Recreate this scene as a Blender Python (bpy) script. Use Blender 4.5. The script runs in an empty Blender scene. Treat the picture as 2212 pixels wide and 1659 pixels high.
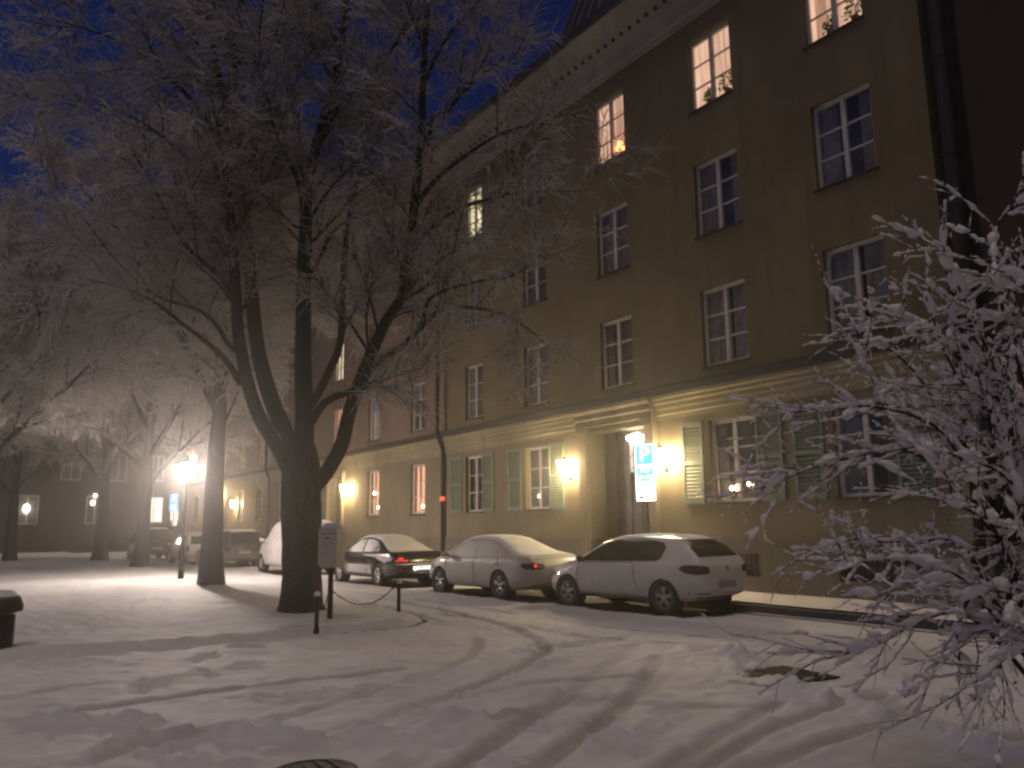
import bpy, math, random
import numpy as np
from mathutils import Vector, Matrix, geometry
from mathutils.bvhtree import BVHTree
rng = random.Random(7)
nr = np.random.default_rng(11)
sc = bpy.context.scene
COL = sc.collection
# ------------------------------------------------------------------ camera frame (metres: X runs along the street, Y towards the houses, Z up)
FPX, PW, PH = 1749.2, 2212.0, 1659.0
CAM = np.array([0.0, -15.0, 1.7])
CR = np.array([0.5589902, 0.82908227, -0.01235104])
CU = np.array([0.14918536, -0.08591006, 0.98507014])
CD = np.array([-0.81564311, 0.55248715, 0.17170982])
def ray(x, y): return CD + CR*(x-PW/2)/FPX - CU*(y-PH/2)/FPX
def on_ground(x, y, z=0.0):
    v = ray(x, y); t = (z-CAM[2])/v[2]; return CAM + v*t
def on_y(x, y, Y=0.0):
    v = ray(x, y); t = (Y-CAM[1])/v[1]; return CAM + v*t
def on_x(x, y, X):
    v = ray(x, y); t = (X-CAM[0])/v[0]; return CAM + v*t
def at_depth(x, y, dep): return CAM + ray(x, y)*dep
def depth_of(p): return float((np.asarray(p)-CAM) @ CD)

# ------------------------------------------------------------------ object helpers
def tag(o, label=None, cat=None, group=None, kind=None):
    if label: o['label'] = label
    if cat: o['category'] = cat
    if group: o['group'] = group
    if kind: o['kind'] = kind
    return o
def empty(name, loc, label, cat, group=None, rz=0):
    o = bpy.data.objects.new(name, None); COL.objects.link(o)
    o.location = loc; o.rotation_euler = (0, 0, rz); o.empty_display_size = .2
    return tag(o, label, cat, group)
def link(name, me, mat=None, parent=None, smooth=False):
    o = bpy.data.objects.new(name, me); COL.objects.link(o)
    if mat is not None and not me.materials:
        for m in (mat if isinstance(mat, (list, tuple)) else [mat]): me.materials.append(m)
    if smooth:
        me.polygons.foreach_set('use_smooth', [True]*len(me.polygons))
    if parent: o.parent = parent
    return o
class MB:
    def __init__(s): s.v = []; s.f = []; s.m = []
    def add(s, vs, fs, mi=0):
        b = len(s.v); s.v += [tuple(map(float, v)) for v in vs]
        for f in fs: s.f.append(tuple(i+b for i in f)); s.m.append(mi)
    def quad(s, a, b, c, d, mi=0): s.add([a, b, c, d], [(0, 1, 2, 3)], mi)
    def box(s, x0, y0, z0, x1, y1, z1, mi=0):
        s.add([(x0,y0,z0),(x1,y0,z0),(x1,y1,z0),(x0,y1,z0),(x0,y0,z1),(x1,y0,z1),(x1,y1,z1),(x0,y1,z1)],
              [(0,3,2,1),(4,5,6,7),(0,1,5,4),(1,2,6,5),(2,3,7,6),(3,0,4,7)], mi)
    def cyl(s, p0, p1, r0, r1=None, n=12, mi=0, caps=True):
        if r1 is None: r1 = r0
        p0 = Vector(p0); p1 = Vector(p1); t = (p1-p0).normalized()
        a = t.cross(Vector((0,0,1)) if abs(t.z) < .9 else Vector((1,0,0))).normalized(); b = t.cross(a)
        vs = []
        for p, r in ((p0, r0), (p1, r1)):
            for k in range(n):
                an = 2*math.pi*k/n; vs.append(p + a*r*math.cos(an) + b*r*math.sin(an))
        fs = [(k, (k+1) % n, n+(k+1) % n, n+k) for k in range(n)]
        if caps: fs += [tuple(range(n-1, -1, -1)), tuple(range(n, 2*n))]
        s.add(vs, fs, mi)
    def lathe(s, prof, n=20, c=(0,0,0), axis='z', mi=0):
        vs = []; m = len(prof)
        for k in range(n):
            a = 2*math.pi*k/n
            for r, h in prof:
                if axis == 'z': vs.append((c[0]+r*math.cos(a), c[1]+r*math.sin(a), c[2]+h))
                else: vs.append((c[0]+r*math.cos(a), c[1]+h, c[2]+r*math.sin(a)))
        fs = []
        for k in range(n):
            for j in range(m-1):
                a0 = k*m+j; b0 = ((k+1) % n)*m+j; fs.append((a0, b0, b0+1, a0+1))
        s.add(vs, fs, mi)
    def prism_x(s, prof, x0, x1, mi=0):          # profile in (y,z) swept along X
        n = len(prof)
        vs = [(x0, y, z) for y, z in prof] + [(x1, y, z) for y, z in prof]
        fs = [(k, (k+1) % n, n+(k+1) % n, n+k) for k in range(n)] + [tuple(range(n-1, -1, -1)), tuple(range(n, 2*n))]
        s.add(vs, fs, mi)
    def mesh(s, name):
        me = bpy.data.meshes.new(name); me.from_pydata(s.v, [], s.f)
        me.polygons.foreach_set('material_index', s.m); me.update(); return me
    def build(s, name, mat, parent=None, smooth=False): return link(name, s.mesh(name), mat, parent, smooth)
def grid_mesh(name, V, F):
    V = np.asarray(V, np.float32); F = np.asarray(F, np.int32); k = F.shape[1]
    me = bpy.data.meshes.new(name)
    me.vertices.add(len(V)); me.vertices.foreach_set('co', V.ravel())
    me.loops.add(F.size); me.loops.foreach_set('vertex_index', F.ravel())
    me.polygons.add(len(F)); me.polygons.foreach_set('loop_start', np.arange(0, F.size, k, dtype=np.int32))
    me.polygons.foreach_set('loop_total', np.full(len(F), k, np.int32))
    me.polygons.foreach_set('use_smooth', np.ones(len(F), bool))
    me.update(calc_edges=True); return me
def tubes_mesh(name, paths):
    """paths: list of (points (n,3), radii (n), sides): tapering tubes, one mesh"""
    groups = {}
    for p, r, s in paths: groups.setdefault((len(p), s), []).append((p, r))
    Vs, Fs, base = [], [], 0
    for (n, s), lst in groups.items():
        Pt = np.array([a for a, _ in lst], float); Rd = np.array([b for _, b in lst], float)
        T = np.gradient(Pt, axis=1); T /= np.linalg.norm(T, axis=2, keepdims=True)+1e-9
        ov = Pt[:, -1]-Pt[:, 0]; ov /= np.linalg.norm(ov, axis=1, keepdims=True)+1e-9
        ref = np.where(np.abs(ov[:, 2:3]) < .8, np.array([[0, 0, 1.]]), np.array([[1., 0, 0]]))[:, None, :]
        N1 = np.cross(T, ref); N1 /= np.linalg.norm(N1, axis=2, keepdims=True)+1e-9
        N2 = np.cross(T, N1)
        an = np.arange(s)*2*math.pi/s
        ring = Pt[:, :, None, :] + Rd[:, :, None, None]*(N1[:, :, None, :]*np.cos(an)[None, None, :, None] + N2[:, :, None, :]*np.sin(an)[None, None, :, None])
        m = len(lst); Vs.append(ring.reshape(-1, 3))
        b = (np.arange(m)*n*s)[:, None, None]; i = (np.arange(n-1)*s)[None, :, None]; k = np.arange(s)[None, None, :]; k2 = (k+1) % s
        q = np.stack([b+i+k, b+i+k2, b+i+s+k2, b+i+s+k], -1).reshape(-1, 4)+base
        Fs.append(q); base += m*n*s
    return grid_mesh(name, np.concatenate(Vs), np.concatenate(Fs))

# ------------------------------------------------------------------ materials
def newmat(name):
    m = bpy.data.materials.new(name); m.use_nodes = True
    nt = m.node_tree; nt.nodes.clear()
    out = nt.nodes.new('ShaderNodeOutputMaterial'); b = nt.nodes.new('ShaderNodeBsdfPrincipled')
    nt.links.new(b.outputs[0], out.inputs[0]); return m, nt, b, out
def N(nt, t, **kw):
    n = nt.nodes.new(t)
    for k, v in kw.items():
        if k in n.inputs.keys(): n.inputs[k].default_value = v
        else: setattr(n, k, v)
    return n
def noise(nt, scale, detail=4, rough=.6, coord='Object'):
    tc = N(nt, 'ShaderNodeTexCoord'); n = N(nt, 'ShaderNodeTexNoise', Scale=scale, Detail=detail, Roughness=rough)
    nt.links.new(tc.outputs[coord], n.inputs['Vector']); return n
def ramp(nt, src, p0, p1, c0=(0,0,0,1), c1=(1,1,1,1)):
    r = N(nt, 'ShaderNodeValToRGB'); e = r.color_ramp.elements
    e[0].position = p0; e[1].position = p1; e[0].color = c0; e[1].color = c1
    nt.links.new(src, r.inputs[0]); return r
def mixc(nt, fac, a, b):
    m = N(nt, 'ShaderNodeMix', data_type='RGBA')
    for sock, val in ((m.inputs[0], fac), (m.inputs[6], a), (m.inputs[7], b)):
        if hasattr(val, 'is_output'): nt.links.new(val, sock)
        else: sock.default_value = val
    return m.outputs[2]
def bump(nt, b, src, strength, dist=.02):
    bp = N(nt, 'ShaderNodeBump', Strength=strength, Distance=dist)
    nt.links.new(src, bp.inputs['Height']); nt.links.new(bp.outputs[0], b.inputs['Normal'])
def c4(c): return (c[0], c[1], c[2], 1)
def plain(name, col, rough=.6, metal=0, var=.25, scale=6, bmp=.0, spec=.5, coat=0):
    m, nt, b, o = newmat(name)
    n = noise(nt, scale)
    k = 1-var; r = ramp(nt, n.outputs[0], .3, .7, c4([c*k for c in col]), c4([min(1, c*(1+var*.6)) for c in col]))
    nt.links.new(r.outputs[0], b.inputs['Base Color'])
    b.inputs['Roughness'].default_value = rough; b.inputs['Metallic'].default_value = metal
    b.inputs['Specular IOR Level'].default_value = spec; b.inputs['Coat Weight'].default_value = coat
    if bmp: bump(nt, b, noise(nt, scale*6).outputs[0], bmp)
    return m
def stucco(name, col, stain=.22):
    m, nt, b, o = newmat(name)
    big = noise(nt, .35, 5, .65); fine = noise(nt, 9, 5)
    tc = N(nt, 'ShaderNodeTexCoord'); mp = N(nt, 'ShaderNodeMapping'); mp.inputs['Scale'].default_value = (2.2, 2.2, .12)
    nt.links.new(tc.outputs['Object'], mp.inputs[0])
    st = N(nt, 'ShaderNodeTexNoise', Scale=1.0, Detail=5); nt.links.new(mp.outputs[0], st.inputs['Vector'])
    a = ramp(nt, big.outputs[0], .34, .68, c4([c*.68 for c in col]), c4([c*1.16 for c in col]))
    s1 = mixc(nt, ramp(nt, st.outputs[0], .46, .68).outputs[0], a.outputs[0], c4([c*(1-stain) for c in col]))
    s2 = mixc(nt, ramp(nt, fine.outputs[0], .45, .75, (0,0,0,1), (.25,.25,.25,1)).outputs[0], s1, c4([c*1.25 for c in col]))
    nt.links.new(s2, b.inputs['Base Color']); b.inputs['Roughness'].default_value = .9
    bump(nt, b, noise(nt, 26, 6, .7).outputs[0], .35, .01); return m
def emit(name, col, strength, pattern=None):
    m, nt, b, o = newmat(name)
    b.inputs['Base Color'].default_value = c4([c*.5 for c in col]); b.inputs['Roughness'].default_value = .5
    b.inputs['Emission Color'].default_value = c4(col); b.inputs['Emission Strength'].default_value = strength
    if pattern:
        n = noise(nt, pattern, 3); r = ramp(nt, n.outputs[0], .3, .7, c4([c*.35 for c in col]), c4(col))
        nt.links.new(r.outputs[0], b.inputs['Emission Color'])
    return m
def snowmat(name, col=(.78, .78, .80), bmp=.5):
    m, nt, b, o = newmat(name)
    n = noise(nt, 3, 6); r = ramp(nt, n.outputs[0], .3, .7, c4([c*.88 for c in col]), c4(col))
    nt.links.new(r.outputs[0], b.inputs['Base Color']); b.inputs['Roughness'].default_value = .75
    b.inputs['Specular IOR Level'].default_value = .25
    bump(nt, b, noise(nt, 14, 7, .75).outputs[0], bmp, .03); return m
def barksnow(name, bark, snow, lo, hi, breakup=.5, base=0.0):
    """bark with snow lying on whatever faces up"""
    m, nt, b, o = newmat(name)
    g = N(nt, 'ShaderNodeNewGeometry'); s = N(nt, 'ShaderNodeSeparateXYZ'); nt.links.new(g.outputs['True Normal' if False else 'Normal'], s.inputs[0])
    n = noise(nt, 5, 5, .7)
    ad = N(nt, 'ShaderNodeMath', operation='MULTIPLY_ADD'); nt.links.new(n.outputs[0], ad.inputs[0]); ad.inputs[1].default_value = breakup*2; ad.inputs[2].default_value = -breakup
    a2 = N(nt, 'ShaderNodeMath', operation='ADD'); nt.links.new(s.outputs['Z'], a2.inputs[0]); nt.links.new(ad.outputs[0], a2.inputs[1])
    r = ramp(nt, a2.outputs[0], lo, hi, (base, base, base, 1), (1, 1, 1, 1))
    bk = ramp(nt, noise(nt, 18, 6, .7).outputs[0], .35, .7, c4([c*.55 for c in bark]), c4([c*1.4 for c in bark]))
    nt.links.new(mixc(nt, r.outputs[0], bk.outputs[0], c4(snow)), b.inputs['Base Color'])
    b.inputs['Roughness'].default_value = .9; b.inputs['Specular IOR Level'].default_value = .15
    tc = N(nt, 'ShaderNodeTexCoord'); mp = N(nt, 'ShaderNodeMapping'); mp.inputs['Scale'].default_value = (22, 22, 3.2); nt.links.new(tc.outputs['Object'], mp.inputs[0])
    fu = N(nt, 'ShaderNodeTexNoise', Scale=1.0, Detail=7, Roughness=.7); nt.links.new(mp.outputs[0], fu.inputs['Vector'])
    bump(nt, b, fu.outputs[0], 1.0, .06); return m
M = {}
M['yellow'] = stucco('yellow_stucco', (.165, .131, .069)); M['ground_floor'] = stucco('ochre_grey_stucco', (.215, .18, .115))
M['pink'] = stucco('pink_stucco', (.22, .155, .12)); M['pink_low'] = stucco('greyish_stucco', (.215, .18, .125))
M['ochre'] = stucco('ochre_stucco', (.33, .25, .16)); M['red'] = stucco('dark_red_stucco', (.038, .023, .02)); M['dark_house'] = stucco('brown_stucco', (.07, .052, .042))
M['plinth'] = stucco('stone_plinth', (.17, .145, .115), .3); M['cream'] = stucco('cream_moulding', (.30, .26, .17), .3); M['soffit'] = stucco('grey_cove', (.28, .26, .23), .3)
M['flash'] = plain('dark_flashing', (.045, .043, .04), .55, .3); M['roof'] = plain('black_roof_metal', (.045, .042, .045), .5, .4); M['seam'] = plain('seam_metal', (.13, .12, .12), .5, .3)
M['white'] = plain('white_window_paint', (.52, .485, .46), .5, var=.12); M['pipe'] = plain('dark_downpipe', (.03, .028, .027), .5, .3)
M['shutter'] = plain('green_shutter_paint', (.155, .20, .155), .55, var=.18); M['shutter_dim'] = M['shutter']
M['door'] = plain('brown_door_wood', (.12, .085, .055), .5, var=.4, scale=3); M['stone'] = stucco('portal_stone', (.23, .19, .135), .25)
M['black'] = plain('black_iron', (.02, .02, .02), .45, .5); M['lampglass'] = emit('lantern_glass', (1.0, .76, .40), 62)
M['parkglass'] = emit('park_lamp_glass', (1.0, .84, .74), 290)
M['rubber'] = plain('tyre_rubber', (.018, .018, .018), .85); M['rim'] = plain('alloy_rim', (.45, .44, .42), .35, .7, var=.3, scale=20)
M['tail'] = plain('red_lens', (.075, .010, .009), .25, var=.3); M['tail_glow'] = emit('glowing_red_reflex', (1, .05, .03), .4)  # second one emits, standing in for reflectors that catch a camera flash
M['chrome'] = plain('chrome_trim', (.5, .5, .48), .2, .9, var=.1); M['plastic'] = plain('black_plastic', (.02, .02, .02), .6)
M['plate'] = emit('glowing_number_plate', (.85, .95, .92), .35); M['plate_dim'] = plain('unlit_number_plate', (.30, .30, .30), .5); M['plate_blue'] = plain('plate_blue', (.02, .05, .35), .5)  # first plate's glow is emission in place of flash light thrown back
M['ink'] = plain('black_lettering', (.015, .02, .018), .6)
M['snow'] = snowmat('snow', (.82, .78, .76)); M['snow_car'] = snowmat('car_snow', (.74, .73, .72), .6)
M['bark'] = barksnow('bark_with_snow', (.045, .036, .028), (.70, .69, .68), .62, 1.0, .42)
M['limb'] = barksnow('limb_with_snow', (.045, .036, .028), (.72, .69, .67), .38, .8, .4); M['branch'] = barksnow('branch_with_snow', (.055, .045, .038), (.70, .67, .65), -.1, .5, .45)
M['twig'] = barksnow('frosted_twig', (.085, .07, .06), (.90, .86, .83), -1.0, .2, .3, .5)
M['bushtwig'] = barksnow('red_twig_with_snow', (.085, .03, .024), (.74, .73, .73), .45, .85, .5)
M['foliage'] = plain('pot_plant_leaf', (.05, .13, .03), .6, var=.5, scale=20); 
def leafmat():
    m, nt, b, o = newmat('translucent_leaf'); b.inputs['Base Color'].default_value = (.05, .12, .03, 1); t = N(nt, 'ShaderNodeBsdfTranslucent'); t.inputs['Color'].default_value = (.16, .30, .09, 1)
    mx = N(nt, 'ShaderNodeMixShader'); mx.inputs[0].default_value = .7; nt.links.new(b.outputs[0], mx.inputs[1]); nt.links.new(t.outputs[0], mx.inputs[2]); nt.links.new(mx.outputs[0], o.inputs[0]); return m
M['foliage'] = leafmat(); M['pot'] = plain('clay_pot', (.3, .13, .07), .7)
M['beige'] = plain('beige_painted_steel', (.52, .47, .36), .55, var=.15); M['brownmetal'] = plain('dark_brown_bin_metal', (.045, .03, .025), .6)
M['signblue'] = emit('glowing_blue_sign', (.03, .55, .95), 1.3); M['signwhite'] = emit('glowing_white_sign', (1, .97, .92), 1.9); M['signyellow'] = emit('glowing_pale_panel', (1, .95, .80), 1.8)  # reflective sign faces: added emission imitates their answer to a flash
M['farblue'] = emit('glowing_far_sign', (.10, .30, .50), .42); M['farwhite'] = emit('glowing_far_letter', (.75, .80, .80), .55)  # distant sign has no lamp either, its flash-lit look is emission
M['redband'] = emit('glowing_red_band', (.75, .11, .06), .35); M['manhole'] = plain('wet_iron_cover', (.022, .022, .018), .5, .2, var=.5, scale=14, bmp=.5)  # red band is no lamp, its shine is put in as emission
M['kerb'] = stucco('granite_kerb', (.13, .115, .10), .3)
def glassmat(name, tint, rough=.12):
    m, nt, b, o = newmat(name); b.inputs['Base Color'].default_value = c4(tint); b.inputs['Roughness'].default_value = rough
    b.inputs['Specular IOR Level'].default_value = .35
    n = noise(nt, 1.1, 2); r = ramp(nt, n.outputs[0], .35, .7, c4([c*.4 for c in tint]), c4(tint)); nt.links.new(r.outputs[0], b.inputs['Base Color'])
    return m
M['pane'] = glassmat('dark_window_glass', (.125, .12, .12), .25); M['carglass'] = glassmat('car_glass', (.022, .022, .018), .06)
def clear_glass():
    m, nt, b, o = newmat('clear_window_glass'); t = N(nt, 'ShaderNodeBsdfTransparent'); g = N(nt, 'ShaderNodeBsdfGlossy', Roughness=.05)
    mx = N(nt, 'ShaderNodeMixShader'); mx.inputs[0].default_value = .03
    nt.links.new(t.outputs[0], mx.inputs[1]); nt.links.new(g.outputs[0], mx.inputs[2]); nt.links.new(mx.outputs[0], o.inputs[0]); return m
M['clear'] = clear_glass()
def curtain(name, col, dark, strength, scale=(9, 1, .35)):
    """lit curtain: vertical folds glowing from the lamp in the room behind"""
    m, nt, b, o = newmat(name)
    tc = N(nt, 'ShaderNodeTexCoord'); mp = N(nt, 'ShaderNodeMapping'); mp.inputs['Scale'].default_value = scale; nt.links.new(tc.outputs['Object'], mp.inputs[0])
    n = N(nt, 'ShaderNodeTexNoise', Scale=1.0, Detail=3); nt.links.new(mp.outputs[0], n.inputs['Vector'])
    r = ramp(nt, n.outputs[0], .32, .66, c4(dark), c4(col)); b.inputs['Base Color'].default_value = (.3, .25, .2, 1)
    nt.links.new(r.outputs[0], b.inputs['Emission Color']); b.inputs['Emission Strength'].default_value = strength; return m
M['cur_warm'] = curtain('lit_peach_curtain', (1.0, .62, .42), (.40, .20, .13), .24)
M['cur_pale'] = curtain('lit_pale_room', (1.0, .80, .50), (.35, .38, .20), .34, (5, 1, .9))
M['cur_orange'] = curtain('lit_orange_curtain', (1.0, .48, .28), (.40, .15, .09), .36)
M['cur_dim'] = curtain('faintly_lit_blind', (.62, .50, .45), (.45, .35, .32), .06, (2, 1, .2))
M['cur_dark'] = plain('unlit_curtain', (.34, .32, .31), .9, var=.4)
M['trans'] = emit('door_light_glass', (.92, .88, .74), .16); M['hall'] = emit('hall_lamp', (1, .93, .80), 5)
M['candle'] = emit('candle_bulb', (1, .72, .45), 14); M['redflower'] = plain('brass_holder', (.4, .25, .08), .4, .6)
M['farlit'] = emit('far_lit_room', (1, .85, .70), .4); M['farbright'] = emit('far_bright_lamp', (1, .85, .66), 6)
def carpaint(name, col, rough=.3, dust=.35):
    m, nt, b, o = newmat(name)
    tc = N(nt, 'ShaderNodeTexCoord'); s = N(nt, 'ShaderNodeSeparateXYZ'); nt.links.new(tc.outputs['Object'], s.inputs[0])
    n = noise(nt, 2.2, 6, .7)
    ad = N(nt, 'ShaderNodeMath', operation='MULTIPLY_ADD'); nt.links.new(s.outputs['Z'], ad.inputs[0]); ad.inputs[1].default_value = -.55; nt.links.new(n.outputs[0], ad.inputs[2])
    r = ramp(nt, ad.outputs[0], .0, .42, (0,0,0,1), (dust, dust, dust, 1))
    nt.links.new(mixc(nt, r.outputs[0], c4(col), (.22, .205, .19, 1)), b.inputs['Base Color'])
    rr = ramp(nt, r.outputs[0], 0, .4, (rough,)*3+(1,), (.7, .7, .7, 1)); nt.links.new(rr.outputs[0], b.inputs['Roughness'])
    b.inputs['Coat Weight'].default_value = .5; b.inputs['Coat Roughness'].default_value = .12
    return m
def snowy_paint(name, col, snow, lo, hi):
    m, nt, b, o = newmat(name); n = noise(nt, 1.7, 7, .72)
    r = ramp(nt, n.outputs[0], lo, hi)
    nt.links.new(mixc(nt, r.outputs[0], c4(col), c4(snow)), b.inputs['Base Color']); b.inputs['Roughness'].default_value = .55; return m
M['white_paint'] = carpaint('white_car_paint', (.66, .63, .585)); M['silver_paint'] = carpaint('silver_car_paint', (.50, .455, .42), .4, .3)
M['dark_paint'] = carpaint('black_car_paint', (.016, .013, .013), .2, .16); M['van_paint'] = snowy_paint('snow_plastered_paint', (.40, .37, .35), (.62, .59, .58), .3, .6)
M['suv_paint'] = carpaint('dark_suv_paint', (.04, .035, .034), .25, .5); M['far_white'] = carpaint('pale_car_paint', (.6, .57, .56))
M['frost_glass'] = snowy_paint('snow_dusted_glass', (.30, .29, .28), (.58, .56, .55), .25, .5); M['half_glass'] = snowy_paint('partly_snowed_glass', (.05, .05, .045), (.55, .53, .52), .38, .52)

# ------------------------------------------------------------------ GROUND: one sheet, finer near the camera, with tyre tracks, footprints and a raised lawn
def vnoise(x, y, seed, sc_):
    r = np.random.default_rng(seed); T = r.random((256, 256)); x = x*sc_; y = y*sc_
    xi = np.floor(x).astype(int); yi = np.floor(y).astype(int); fx = x-xi; fy = y-yi
    fx = fx*fx*(3-2*fx); fy = fy*fy*(3-2*fy)
    g = lambda a, b: T[a % 256, b % 256]
    return (g(xi, yi)*(1-fx)+g(xi+1, yi)*fx)*(1-fy)+(g(xi, yi+1)*(1-fx)+g(xi+1, yi+1)*fx)*fy-.5
def fb(x, y, seed, s): return vnoise(x, y, seed, s)+.5*vnoise(x, y, seed+1, s*2.1)+.25*vnoise(x, y, seed+2, s*4.3)
def pdist(X, Y, pl):
    d = np.full(X.shape, 1e9)
    for (x0, y0), (x1, y1) in zip(pl[:-1], pl[1:]):
        vx, vy = x1-x0, y1-y0; L = vx*vx+vy*vy+1e-9
        t = np.clip(((X-x0)*vx+(Y-y0)*vy)/L, 0, 1); d = np.minimum(d, np.hypot(X-x0-t*vx, Y-y0-t*vy))
    return d
def smooth_pl(pl, k=6):
    P = np.array(pl, float); n = len(P); out = []
    for i in range(n-1):
        p0, p1, p2, p3 = P[max(i-1, 0)], P[i], P[i+1], P[min(i+2, n-1)]
        for j in range(k):
            t = j/k; out.append(.5*((2*p1)+(-p0+p2)*t+(2*p0-5*p1+4*p2-p3)*t*t+(-p0+3*p1-3*p2+p3)*t**3))
    out.append(P[-1]); return [tuple(q) for q in out]
def gp(*pts): return smooth_pl([tuple(on_ground(x, y)[:2]) for x, y in pts])
TRACKS = [gp((170,1659),(430,1590),(640,1540),(840,1478),(1000,1420),(1030,1380),(960,1345),(850,1315),(735,1290)),
          gp((520,1659),(700,1592),(900,1520),(1090,1450),(1180,1400),(1120,1360),(960,1318),(800,1288)),
          gp((980,1659),(1110,1570),(1240,1490),(1330,1425),(1390,1390),(1440,1400),(1460,1440),(1380,1500)),
          gp((1080,1548),(1240,1508),(1420,1520),(1620,1528),(1830,1530),(2000,1545)),
          gp((1150,1659),(1290,1560),(1390,1470),(1420,1420)),
          gp((1430,1659),(1540,1590),(1680,1520)),
          gp((1500,1659),(1640,1585),(1900,1500)),
          gp((1890,1500),(2000,1560),(2212,1600)),
          gp((40,1560),(330,1510),(620,1470),(860,1440)),
          gp((1760,1405),(1500,1375),(1250,1345),(1000,1308),(760,1278)),
          gp((1700,1420),(1450,1392),(1200,1362),(950,1325)),
          gp((1000,1500),(1180,1470),(1390,1462)),
          gp((1950,1560),(1760,1610),(1600,1659)), gp((0,1505),(260,1470),(560,1440))]
RIDGES = [gp((1560,1405),(1630,1440),(1700,1495),(1850,1535),(2000,1590),(2212,1640)), gp((1620,1420),(1580,1440),(1690,1500)),
          gp((60,1560),(200,1562),(330,1565)), gp((870,1562),(1000,1552),(1160,1540)), gp((530,1578),(620,1590),(680,1600)), gp((300,1600),(420,1592),(560,1590)), gp((740,1588),(900,1580),(1000,1582))]
CARS_XY = {}
STEPS = []
for cx, cy, dx, dy, n in ((870,1640,14,-58,4),(960,1540,60,-42,3),(1100,1640,30,-70,4),(600,1510,70,-10,5),(310,1480,70,-16,4),(1300,1600,-18,-50,3),(1850,1440,80,28,4),(450,1420,90,-24,5),(1130,1400,60,-6,4),(1360,1600,40,-30,3),(250,1610,70,14,4)):
    for k in range(n):
        p = on_ground(cx+dx*k+rng.uniform(-9, 9), cy+dy*k+rng.uniform(-5, 5)); STEPS.append((p[0], p[1], rng.uniform(0, 3.1)))
LC = np.array([-13.75, -8.35])             # lawn corner: raised bed W of X=-13, S of Y=-7.6, rounded
TREES = [tuple(on_ground(x, y)[:2]) for x, y in ((648,1335),(455,1276),(302,1233),(215,1219))]
COVERS = [on_ground(1692, 1462), on_ground(676, 1676)]
def lawn_sd(X, Y):
    qx = X-(-13.1)+1.2; qy = Y-(-7.65)+1.2
    return np.hypot(np.maximum(qx, 0), np.maximum(qy, 0))+np.minimum(np.maximum(qx, qy), 0)-1.2
BARE = [(-13.0, -3.05, 2.3, 1.0), (-17.45, -3.4, 2.5, 1.0), (-23.4, -3.8, 2.6, 1.0), (-31.6, -3.9, 2.6, 1.0), (-40, -4, 2.4, 1.0), (-43.3, -4.2, 2.3, 1.0), (-51.3, -4.8, 2.4, 1.0)]
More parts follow.
